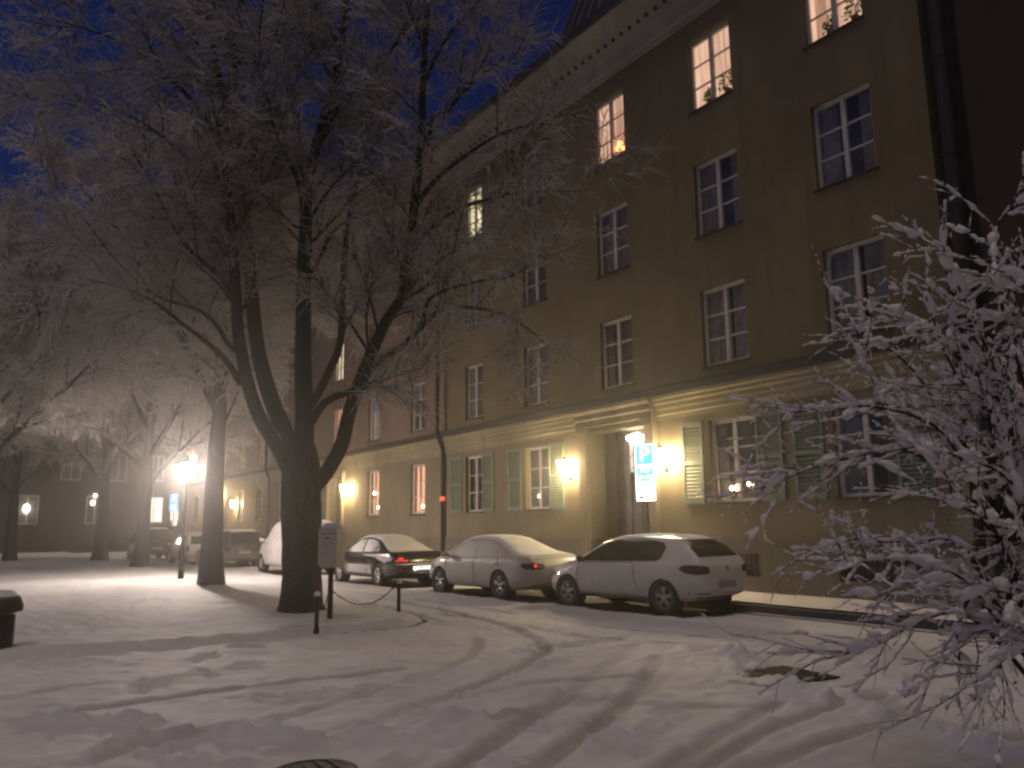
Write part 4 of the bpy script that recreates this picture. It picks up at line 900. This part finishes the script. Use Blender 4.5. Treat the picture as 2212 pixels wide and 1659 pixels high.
LIMBS = [ # px path, r0, r1, depth drift, start drift
 ([(636,1040),(600,965),(560,900),(533,820),(515,720),(510,640),(503,540),(495,430),(488,300),(470,150),(440,-20),(420,-200)], .155, .04, -1.0, 0),
 ([(640,1020),(618,940),(585,860),(560,770),(548,680),(540,580),(528,480),(520,380),(512,260),(505,140),(520,0),(540,-180)], .185, .05, .8, 0),
 ([(655,1010),(658,900),(655,800),(655,700),(656,600),(660,500),(664,400),(690,290),(720,180),(745,40),(760,-140)], .195, .05, .2, 0),
 ([(672,1060),(705,1020),(738,960),(752,900),(768,850),(795,780),(834,694),(868,640),(884,560),(895,440),(908,330),(912,220),(918,90),(930,-80)], .155, .05, -.6, 0),
 ([(668,920),(700,870),(740,850),(772,838),(800,800)], .09, .06, -.3, 0),
 ([(668,880),(692,840),(712,800),(735,740),(740,640),(748,520),(765,420),(800,330),(850,250)], .10, .03, .8, 0),
 ([(788,806),(830,772),(870,746),(910,706),(950,672),(990,664),(1027,665),(1065,672),(1104,687),(1150,718),(1187,752)], .075, .008, -1.4, -.2),
 ([(911,706),(916,680),(924,650),(950,632),(984,620),(1054,603),(1104,597),(1150,570),(1190,556)], .05, .007, -1.0, -.6),
 ([(884,560),(905,520),(960,470),(1020,440),(1100,420),(1180,412),(1270,414)], .06, .006, -1.6, -.4),
 ([(892,460),(930,400),(1000,340),(1080,290),(1160,268),(1235,275)], .06, .006, -.8, -.3),
 ([(905,330),(950,260),(1010,190),(1070,140),(1140,120)], .06, .006, .3, -.2),
 ([(915,180),(960,90),(1020,20),(1080,-40)], .055, .006, .6, 0),
 ([(522,830),(490,780),(450,742),(400,703),(330,650),(260,620),(170,600)], .075, .012, -1.0, 0),
 ([(512,760),(488,735),(470,705),(430,670),(333,636),(250,560),(180,470)], .07, .012, .6, 0),
 ([(510,640),(470,590),(430,560),(380,500),(330,400),(280,320)], .07, .01, -1.2, 0),
 ([(498,480),(450,400),(390,330),(300,260),(200,220),(90,200)], .065, .01, .4, 0),
 ([(490,340),(440,250),(370,170),(280,100),(180,60),(60,30)], .06, .01, -.8, 0),
 ([(512,260),(470,170),(420,90),(350,10),(280,-80)], .055, .01, 1.2, 0),
 ([(656,620),(690,560),(720,500),(770,470),(840,450),(910,430)], .05, .008, 1.3, 0),
 ([(660,460),(640,380),(600,300),(570,200),(560,80),(580,-60)], .06, .01, -1.4, 0),
 ([(700,260),(760,200),(830,130),(880,40),(900,-80)], .05, .01, -1.0, 0),
 ([(505,150),(560,60),(620,-20),(660,-140)], .05, .01, 1.0, 0), ([(420,-20),(330,-90),(250,-150)], .05, .01, 0, -.8), ([(760,-100),(850,-180),(950,-220)], .05, .01, 0, 0)]
limbs = [(limb(p, dd, d0), r0, r1) for p, r0, r1, dd, d0 in LIMBS]
tp = [(P, np.linspace(r0, r1, len(P)), 12 if r0 > .1 else 7) for P, r0, r1 in limbs]
trunk_pts = limb([(648,1345),(648,1310),(650,1270),(651,1210),(652,1140),(652,1080),(652,1020),(652,960)])
tr_r = np.interp(np.linspace(0, 1, len(trunk_pts)), [0, .06, .16, .35, .7, .88, 1], [.62, .50, .41, .365, .37, .36, .24])
def gnarled(P, R, s=26, amp=.05, seed=1):
    me = tubes_mesh('trunk', [(P, R, s)]); co = np.empty(len(me.vertices)*3, np.float32); me.vertices.foreach_get('co', co); V = co.reshape(-1, 3)
    ring = np.arange(len(V)) % s; row = np.arange(len(V))//s; c = P[row]; k = 1+amp*np.sin(ring*2*math.pi/s*5+seed+row*.25)+amp*.7*nr.normal(size=len(V))*.4+ .20*np.sin(ring*2*math.pi/s*4+seed)*np.exp(-row/3.0)
    V[:] = c+(V-c)*k[:, None]; me.vertices.foreach_set('co', V.ravel()); me.update(); return me
def into(o, root):                       # meshes are made in world coordinates: move them under the root
    o.data.transform(Matrix.Translation(-root.location)); o.parent = root; return o
into(link('trunk', gnarled(trunk_pts, tr_r), M['bark']), big)
into(link('limbs', tubes_mesh('limbs', tp), M['limb']), big)
br, tg = foliate(limbs[:6]+limbs[12:], 2.4, .0078, (1.0, 2.7), (.38, 1.0), 14, 17, -.04)
b2, g2 = foliate(limbs[6:12], 2.2, .0072, (.45, 1.2), (.35, 1.0), 10, 13, -.05); br += b2; tg += g2
into(link('branches', tubes_mesh('branches', br), M['branch']), big); into(link('crown', tubes_mesh('crown', tg), M['twig']), big)
# a second kind of tree, copied for the rest of the park row
def make_tree(loc, H, trunk_h, r, label, seed, nl=10, spread=.55):
    global nr
    nr = np.random.default_rng(seed)
    root = empty('frosted_tree', (0, 0, 0), label, 'tree', 'frosted trees in the park row')
    T = path((0, 0, -.1), (.02, 0, 1), H*.78, 14, .035, (0, 0, .05)); R_ = np.interp(np.linspace(0, 1, 14), [0, .04, .15, .5, 1], [r*1.5, r*1.15, r, r*.62, .04])
    Ps = np.array(smooth_pl([tuple(q) for q in T], 3)); Rs = np.interp(np.linspace(0, 1, len(Ps)), np.linspace(0, 1, 14), R_)
    link('trunk', gnarled(Ps, Rs, 20, .04, seed), M['bark'], root)
    lm = [(T[5:], r*.7, .04)]
    for k in range(nl):
        t = (trunk_h+(H*.62-trunk_h)*(k/(nl-1)))/(H*.78); p, _ = sub(T, t); a = 2.4*k+nr.uniform(-.4, .4); sp = spread*nr.uniform(.8, 1.25)
        L = (H*.48)*(1.1-.5*k/(nl-1)); P = path(p, (math.cos(a)*math.sin(sp), math.sin(a)*math.sin(sp), math.cos(sp)), L, 10, .10, (math.cos(a)*.04, math.sin(a)*.04, -.015)); lm.append((P, r*.42*(1.05-.4*k/nl), .02))
    link('limbs', tubes_mesh('limbs', [(P, np.linspace(a, b, len(P)), 8) for P, a, b in lm[1:]]), M['limb'], root)
    br, tg = foliate(lm, 2.9, .016, (1.3, 3.2), (.25, 1.0), 14, 15, -.07)
    link('branches', tubes_mesh('branches', br), M['branch'], root); link('crown', tubes_mesh('crown', tg), M['twig'], root)
    root.location = loc; return root
def copy_tree(o, loc, rz, s, label):
    c = o.copy(); COL.objects.link(c); c.location = loc; c.rotation_euler = (0, 0, rz); c.scale = (s, s, s); c['label'] = label
    for ch in [k for k in bpy.data.objects if k.parent == o]:
        d = ch.copy(); COL.objects.link(d); d.parent = c
    return c
t2 = make_tree(tuple(on_ground(455, 1276)), 15.5, 3.7, .285, 'frosted tree just left of the big tree, its straight trunk beside the park lamp', 5)
t3 = copy_tree(t2, tuple(on_ground(302, 1233)), 2.1, .95, 'frosted tree with pale flared trunk left of the park lamp')
t4 = copy_tree(t2, tuple(on_ground(215, 1219)), 4.0, 1.02, 'frosted tree with dark trunk, fourth in the row from the big tree')
t5 = copy_tree(t2, tuple(on_ground(20, 1216)), 5.2, .95, 'farthest frosted tree, its dark trunk at the left edge of the park')
t6 = copy_tree(t2, (-30.5, -14.6, 0), 1.0, .9, 'frosted tree whose crown hangs in from the left edge')
t7 = copy_tree(t2, (-40.0, -15.2, 0), 3.0, 1.0, 'frosted tree behind the one hanging in from the left edge')

# ------------------------------------------------------------------ SHRUB at the right, close to the camera
nr = np.random.default_rng(21)
bl = np.array([-2.35, -8.75, 0.0])
bush = empty('snowy_shrub', tuple(bl), 'red twigged shrub laden with snow at the right edge of the picture', 'shrub')
stems, tw_, clumps = [], [], []
def bpt(x, y, dep): return at_depth(x, y, dep)
BST = [([(2330,1700),(2260,1300),(2200,1000),(2150,800),(2080,640),(2030,540)],5.2),([(2340,1700),(2290,1200),(2230,900),(2160,640),(2150,500),(2200,440),(2260,425)],5.4),
 ([(2320,1700),(2200,1250),(2050,950),(1900,880),(1780,885),(1690,890)],5.0),([(2330,1700),(2180,1350),(2080,1180),(1980,1170),(1900,1170),(1850,1160)],5.1),
 ([(2330,1700),(2230,1350),(2130,1050),(2010,850),(1930,760),(1860,740)],5.6),([(2330,1700),(2200,1400),(2080,1250),(1950,1210),(1830,1215)],4.7),
 ([(2340,1650),(2280,1250),(2200,900),(2090,750),(1980,700),(1900,660)],5.8),([(2330,1700),(2210,1450),(2090,1330),(1990,1340),(1900,1390),(1800,1420)],4.9),
 ([(2340,1650),(2300,1100),(2260,800),(2190,700),(2090,690)],5.2),
 ([(2330,1700),(2160,1180),(1980,980),(1830,990),(1700,1030),(1640,1060)],5.3),([(2330,1700),(2220,1150),(2150,900),(2060,800),(2000,640)],5.0),
 ([(2340,1700),(2290,1380),(2220,1180),(2130,1120),(2050,1080)],4.6),([(2340,1700),(2270,1150),(2240,950),(2130,880),(2000,870),(1900,830)],5.5),([(2340,1700),(2300,1420),(2230,1290),(2150,1270),(2080,1300)],4.7),
 ([(2340,1700),(2290,1450),(2210,1380),(2120,1360),(2060,1390)],4.6),([(2350,1700),(2320,1350),(2240,1180),(2160,1190),(2060,1230)],5.0),([(2350,1700),(2310,1250),(2230,1080),(2140,960),(2050,930)],5.3),
 ([(2350,1650),(2320,1150),(2270,960),(2200,850),(2120,800)],5.6),([(2350,1650),(2330,1050),(2260,720),(2200,600),(2140,600)],5.1),([(2350,1700),(2320,1480),(2260,1400),(2190,1410),(2130,1460)],4.5),([(2350,1700),(2310,1300),(2200,1060),(2090,990),(1950,960)],4.9)]
bl_limbs = []
for px, dep in BST:
    P = np.array(smooth_pl([tuple(bl+nr.normal(size=3)*[.12, .12, 0])]+[tuple(bpt(x, y, dep+nr.uniform(-.25, .25))) for x, y in px[1:]], 5)); bl_limbs.append(P)
    stems.append((P, np.linspace(.017, .005, len(P)), 6))
ridges = []
def ridge_on(P, r, t0=.15, cover=.7):
    n = len(P)*4; Q = np.array([sub(P, t0+(1-t0)*k/(n-1)*.999)[0] for k in range(n)]); a = nr.uniform(0, 6); k = np.arange(n)
    T = np.gradient(Q, axis=0); T /= np.linalg.norm(T, axis=1, keepdims=True)+1e-9; flat = np.sqrt(np.clip(1-T[:, 2]**2, 0, 1))
    m = np.sin(k*.55+a)*.5+np.sin(k*1.7+a*2)*.35+nr.normal(size=n)*.3+cover*1.5-.45
    R_ = r*np.clip(m, .03, 1.35)*(.3+.7*flat); Q = Q+np.array([0, 0, 1])*(R_*.75)[:, None]; ridges.append((Q, R_, 6))
def clump_on(P, n, r0, r1, t0=.25):
    ridge_on(P, r0*1.15, .12); n = int(n*.75)
    for k in range(n):
        p, T = sub(P, nr.uniform(t0, 1)); clumps.append((p, T, nr.uniform(r0, r1)))
for P in bl_limbs:
    clump_on(P, 34, .012, .034, .3)
    for k in range(15):
        p, T = sub(P, nr.uniform(.3, 1)); L = nr.uniform(.25, .75); Q = path(p, side_dir(T, nr.uniform(.3, .95), .0), L, 7, .12, (-.02, -.01, -.025)); stems.append((Q, np.linspace(.006, .0022, 7), 4)); clump_on(Q, int(L*15)+1, .008, .024, .1)
        for j in range(3):
            p2, T2 = sub(Q, nr.uniform(.2, 1)); q = path(p2, side_dir(T2, nr.uniform(.3, .9), 0), nr.uniform(.08, .3), 4, .16, (0, 0, -.03)); tw_.append((q, np.array([.003, .0026, .002, .001]), 3)); clump_on(q, nr.integers(0, 4), .005, .011, .2)
into(link('stems', tubes_mesh('stems', stems+tw_), M['bushtwig']), bush)
# snow clumps: small lumpy ellipsoids lying along the twigs
def ico():
    import bmesh
    bm = bmesh.new(); bmesh.ops.create_icosphere(bm, subdivisions=2, radius=1); v = np.array([q.co[:] for q in bm.verts]); f = np.array([[a.index for a in q.verts] for q in bm.faces]); bm.free(); return v, f
iv, iff = ico(); Vs, Fs = [], []
for i, (p, T, r) in enumerate(clumps):
    ph = nr.uniform(0, 6, 3); k = 1+.2*np.sin(iv[:, 0]*3.1+ph[0])*np.sin(iv[:, 1]*2.7+ph[1])+.16*np.sin(iv[:, 2]*4+iv[:, 0]*3+ph[2])+.05*nr.normal(size=len(iv)); r = r*(.65+1.15*nr.random()**2); e = iv*k[:, None]*r; T = np.array(T); hz = np.array([T[1], -T[0], 0]); hz /= np.linalg.norm(hz)+1e-6; up = np.cross(hz, T); up = up if up[2] > 0 else -up
    Vs.append(p+np.outer(e[:, 0]*nr.uniform(.9, 2.4), T)+np.outer(e[:, 1]*.8, hz)+np.outer(e[:, 2]*.75+r*.45, up)); Fs.append(iff+i*len(iv))
into(link('snow_ridges', tubes_mesh('snow_ridges', ridges), M['snow']), bush)
sn = into(link('snow_clumps', grid_mesh('snow_clumps', np.concatenate(Vs), np.concatenate(Fs)), M['snow']), bush); sn['kind'] = 'stuff'

# ------------------------------------------------------------------ STREET FURNITURE
lp_ = on_ground(390, 1258); pl = empty('park_lamp', (lp_[0], lp_[1], 0), 'glaring white park lamp on a dark post between the second and third trunks', 'street lamp')
b = MB(); b.lathe([(0, 0), (.14, 0), (.14, .08), (.095, .14), (.085, 1.05), (.10, 1.10), (.06, 1.16), (.045, 3.3), (.06, 3.33), (.03, 3.38)], 16); b.build('post', M['black'], pl, True)
b = MB(); b.lathe([(.06, 3.40), (.11, 3.42), (.20, 3.82), (.19, 3.86), (.0, 3.86)], 12); b.build('glass', M['parkglass'], pl, True)
b = MB(); b.lathe([(.0, 4.14), (.03, 4.10), (.04, 4.03), (.42, 3.84), (.42, 3.825), (.04, 3.98), (.0, 3.98)], 16); b.lathe([(.035, 3.34), (.10, 3.40), (.10, 3.41), (0, 3.40)], 12)  # cap brim made extra wide to keep lamp light off the crowns
for k in range(4): a = k*math.pi/2; b.cyl((.11*math.cos(a), .11*math.sin(a), 3.41), (.205*math.cos(a), .205*math.sin(a), 3.86), .008, n=5)
b.build('lantern_frame', M['black'], pl)
# parking signs
def sign_post(X, Y, H, label):
    t = empty('parking_sign', (X, Y, 0), label, 'sign', None, 0); b = MB(); b.cyl((0, 0, 0), (0, 0, H), .03, n=12); b.build('post', M['seam'], t); return t
def fr_mtx(x, y, z): return Matrix(((1, 0, 0, x), (0, 0, -1, y), (0, 1, 0, z), (0, 0, 0, 1)))
q0 = on_y(1395, 1025, -2.3); SX = float(q0[0])
sg = sign_post(SX, -2.3, 3.45, 'bright blue and white parking sign on a post before the doorway of the yellow house'); sg.rotation_euler = (0, 0, .5)
sz0, sw = 2.20, .215
def panel(t, name, z0, z1, mat, w=sw, y=-.05):
    b = MB(); b.box(-w, y, z0, w, y+.015, z1); return b.build(name, M[mat], t)
panel(sg, 'sign_back', sz0-.01, 3.46, 'seam', sw+.01, -.034); 
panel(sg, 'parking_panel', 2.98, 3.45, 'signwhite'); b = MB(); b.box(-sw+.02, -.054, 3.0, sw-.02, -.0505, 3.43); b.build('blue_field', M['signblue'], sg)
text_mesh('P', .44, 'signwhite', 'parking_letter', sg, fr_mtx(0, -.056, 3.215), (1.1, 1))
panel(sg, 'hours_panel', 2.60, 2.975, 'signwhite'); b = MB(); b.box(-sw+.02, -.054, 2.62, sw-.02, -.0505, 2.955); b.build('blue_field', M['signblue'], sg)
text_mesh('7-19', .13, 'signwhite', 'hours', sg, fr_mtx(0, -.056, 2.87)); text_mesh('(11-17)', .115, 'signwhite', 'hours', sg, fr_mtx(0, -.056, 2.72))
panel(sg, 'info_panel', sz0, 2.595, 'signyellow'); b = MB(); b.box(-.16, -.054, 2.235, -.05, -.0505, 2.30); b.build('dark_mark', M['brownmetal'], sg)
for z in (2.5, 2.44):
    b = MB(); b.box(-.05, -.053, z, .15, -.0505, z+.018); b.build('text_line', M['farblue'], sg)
q1 = on_y(376, 1092, -5.9); fs_ = sign_post(float(q1[0]), -5.9, 3.55, 'small distant blue parking sign left of the park lamp post'); fs_.rotation_euler = (0, 0, .75)
panel(fs_, 'parking_panel', 3.02, 3.52, 'farblue', .27); panel(fs_, 'hours_panel', 2.62, 3.01, 'farblue', .27)
text_mesh('P', .42, 'farwhite', 'parking_letter', fs_, fr_mtx(0, -.056, 3.27), (1.1, 1))
for z in (2.86, 2.74):
    b = MB(); b.box(-.16, -.055, z, .16, -.0505, z+.05); b.build('text_line', M['farwhite'], fs_)
# bollard posts with a slack chain round the lawn corner
def bollard(p, H, label, lean=0.0):
    t = empty('chain_post', (p[0], p[1], .02), label, 'post', 'chain posts round the lawn corner'); b = MB()
    b.lathe([(0, 0), (.05, 0), (.045, .06), (.036, .1), (.034, H-.1), (.05, H-.09), (.05, H-.05), (.045, H-.02), (.02, H), (0, H)], 12); b.build('shaft', M['black'], t, True); t.rotation_euler = (lean, 0, 0)
    s = MB(); s.lathe([(.05, H-.03), (.05, H+.01), (.03, H+.04), (0, H+.05)], 10); s.build('snow_cap', M['snow'], t, True); return t
P1, P2, P3 = on_ground(683, 1372), on_ground(718, 1352), on_ground(861, 1330); P4 = on_ground(740, 1286)
bollard(P1, .62, 'dark chain post right in front of the big trunk'); bollard(P3, .62, 'dark chain post alone before the black saloon at the lawn corner')
def chain(a, b, sag, label):
    t = MB(); n = 26; prev = None
    for k in range(n+1):
        u = k/n; p = Vector(a).lerp(Vector(b), u)-Vector((0, 0, sag*4*u*(1-u)))
        if prev is not None:
            d = (p-prev).normalized(); m = (p+prev)/2; t.cyl(m-d*.030, m+d*.030, .014 if k % 2 else .009, n=6)
        prev = p
    tag(t.build('chain', M['black']), label, 'chain', 'slack chains between the posts')
bp = on_ground(712, 1351)
chain((bp[0], bp[1]+.05, .58), (P3[0], P3[1]-.05, .60), .30, 'slack iron chain hanging between the cabinet post and the lone corner post')
chain((P1[0]-.02, P1[1]+.05, .58), (bp[0], bp[1]-.04, .56), .20, 'short slack chain hanging just right of the big trunk')
# cabinet on a post
cab = empty('meter_cabinet', (bp[0], bp[1], 0), 'beige rounded cabinet on a dark post right of the big trunk, snow on top', 'cabinet', None, math.radians(34))
b = MB(); b.cyl((0, 0, 0), (0, 0, 1.06), .05, .045, n=12); b.build('post', M['black'], cab)
def rbox(w, d, z0, z1, r):
    b = MB(); prof = []
    for cx, cz, a0 in ((w-r, z0+r, -90), (w-r, z1-r*.5, 0), (-w+r, z1-r*.5, 90), (-w+r, z0+r, 180)):
        for k in range(6):
            a = math.radians(a0+k*18); rr = r if cz < (z0+z1)/2 else r*.5; prof.append((cx+(r-rr)*(1 if cx > 0 else -1)+rr*math.cos(a), cz+rr*math.sin(a)))
    n = len(prof); vs = [(x, -d, z) for x, z in prof]+[(x, d, z) for x, z in prof]
    b.add(vs, [(k, (k+1) % n, n+(k+1) % n, n+k) for k in range(n)]+[tuple(range(n-1, -1, -1)), tuple(range(n, 2*n))]); return b
cb = rbox(.195, .13, 1.0, 1.70, .09).build('cabinet_body', M['beige'], cab)
s = MB(); s.lathe([(.19, 1.695), (.18, 1.74), (.10, 1.775), (0, 1.78)], 16); s.v = [(x*1.08, y*.66, z) for x, y, z in s.v]; s.build('snow_cap', M['snow'], cab, True)
b = MB(); b.box(-.16, -.135, 1.58, .16, -.131, 1.592); b.box(-.05, -.14, 1.5, .05, -.132, 1.53); b.build('slot', M['seam'], cb)
# litter bin at the left edge
bp_ = on_ground(-8, 1418); bn = empty('litter_bin', (bp_[0], bp_[1], 0), 'dark litter bin with a wider lid at the left edge', 'bin')
b = MB(); b.lathe([(0, 0), (.19, 0), (.185, .06), (.20, .56), (.0, .56)], 20); b.build('bin_body', M['brownmetal'], bn, True)
b = MB(); b.lathe([(.19, .58), (.27, .60), (.275, .68), (.235, .80), (.12, .86), (0, .87)], 20); b.build('lid', M['brownmetal'], bn, True)
b = MB(); b.lathe([(.24, .79), (.13, .88), (0, .90)], 20); b.build('snow_cap', M['snow'], bn, True)
# covers in the road
def cover(p, r, square, label, rz):
    b = MB()
    if square:
        b.box(-r, -r, 0, r, r, .02)
        for k in range(7): b.box(-r+.06, -r+.09+k*(2*r-.18)/6-.012, .02, r-.06, -r+.09+k*(2*r-.18)/6+.012, .028)
    else:
        b.lathe([(r, 0), (r, .02), (r-.03, .024), (r-.05, .018), (0, .018)], 28)
        for k in range(5): b.box(-r*.7, (k-2)*r*.3-.012, .018, r*.7, (k-2)*r*.3+.012, .026)
    o = b.build('drain_cover', M['manhole']); z = float(ground_fn(np.array([p[0]]), np.array([p[1]]))[0][0]); o.location = (p[0], p[1], z+.02); o.rotation_euler = (0, 0, rz); tag(o, label, 'cover', 'iron covers in the roadway')
cover(on_ground(1692, 1462), .42, True, 'square dark iron cover lying bare in the snow at right', -.12)
cover(on_ground(676, 1676), .31, False, 'round dark iron cover at the bottom edge of the picture', 0)

# ------------------------------------------------------------------ thin haze volume, added to spread a lens-like glow round the lamps
def lens_glow_haze():
    b = MB(); b.box(-95, -45, -1.6, 22, 16, 24); o = b.build('lens_glow_haze', None)
    m = bpy.data.materials.new('lens_glow_volume'); m.use_nodes = True; nt = m.node_tree; nt.nodes.clear(); out = nt.nodes.new('ShaderNodeOutputMaterial'); v = nt.nodes.new('ShaderNodeVolumePrincipled')
    v.inputs['Color'].default_value = (.95, .92, .88, 1); v.inputs['Density'].default_value = .0046; v.inputs['Anisotropy'].default_value = .85; nt.links.new(v.outputs[0], out.inputs['Volume'])
    o.data.materials.append(m); tag(o, kind='stuff'); o.display_type = 'WIRE'
lens_glow_haze()
# ------------------------------------------------------------------ LIGHT, SKY, CAMERA
w = bpy.data.worlds.new('World'); sc.world = w; w.use_nodes = True; nt = w.node_tree
bg = nt.nodes['Background']; sky = nt.nodes.new('ShaderNodeTexSky'); sky.sky_type = 'NISHITA'; sky.sun_disc = False
sky.sun_elevation = math.radians(-3.0); sky.sun_rotation = math.radians(200); sky.ozone_density = 3.0; sky.air_density = 1.0; sky.dust_density = .3
tint = nt.nodes.new('ShaderNodeMix'); tint.data_type = 'RGBA'; tint.blend_type = 'MULTIPLY'; tint.inputs[0].default_value = 1; tint.inputs[7].default_value = (.21, .98, 1.9, 1)
nt.links.new(sky.outputs[0], tint.inputs[6]); nt.links.new(tint.outputs[2], bg.inputs[0]); bg.inputs[1].default_value = .115
sun = bpy.data.lights.new('city_glow', 'SUN'); sun.energy = .185; sun.angle = math.radians(42); sun.color = (1.0, .80, .66)
so = bpy.data.objects.new('city_glow', sun); COL.objects.link(so)
sd = Vector((.14, -.26, 1.0)).normalized(); so.rotation_euler = sd.to_track_quat('Z', 'Y').to_euler()
cam = bpy.data.cameras.new('camera'); cam.sensor_width = 36; cam.lens = 36*FPX/PW; cam.clip_end = 1500; cam.clip_start = .05
co = bpy.data.objects.new('camera', cam); COL.objects.link(co)
co.matrix_world = Matrix(((CR[0], CU[0], -CD[0], CAM[0]), (CR[1], CU[1], -CD[1], CAM[1]), (CR[2], CU[2], -CD[2], CAM[2]), (0, 0, 0, 1)))
sc.camera = co
sc.view_settings.view_transform = 'Standard'; sc.view_settings.look = 'None'; sc.view_settings.exposure = 2.0; sc.view_settings.gamma = 1
sc.render.engine = 'CYCLES'; sc.cycles.filter_width = 2.5; sc.cycles.max_bounces = 6; sc.cycles.diffuse_bounces = 3; sc.cycles.sample_clamp_indirect = 4
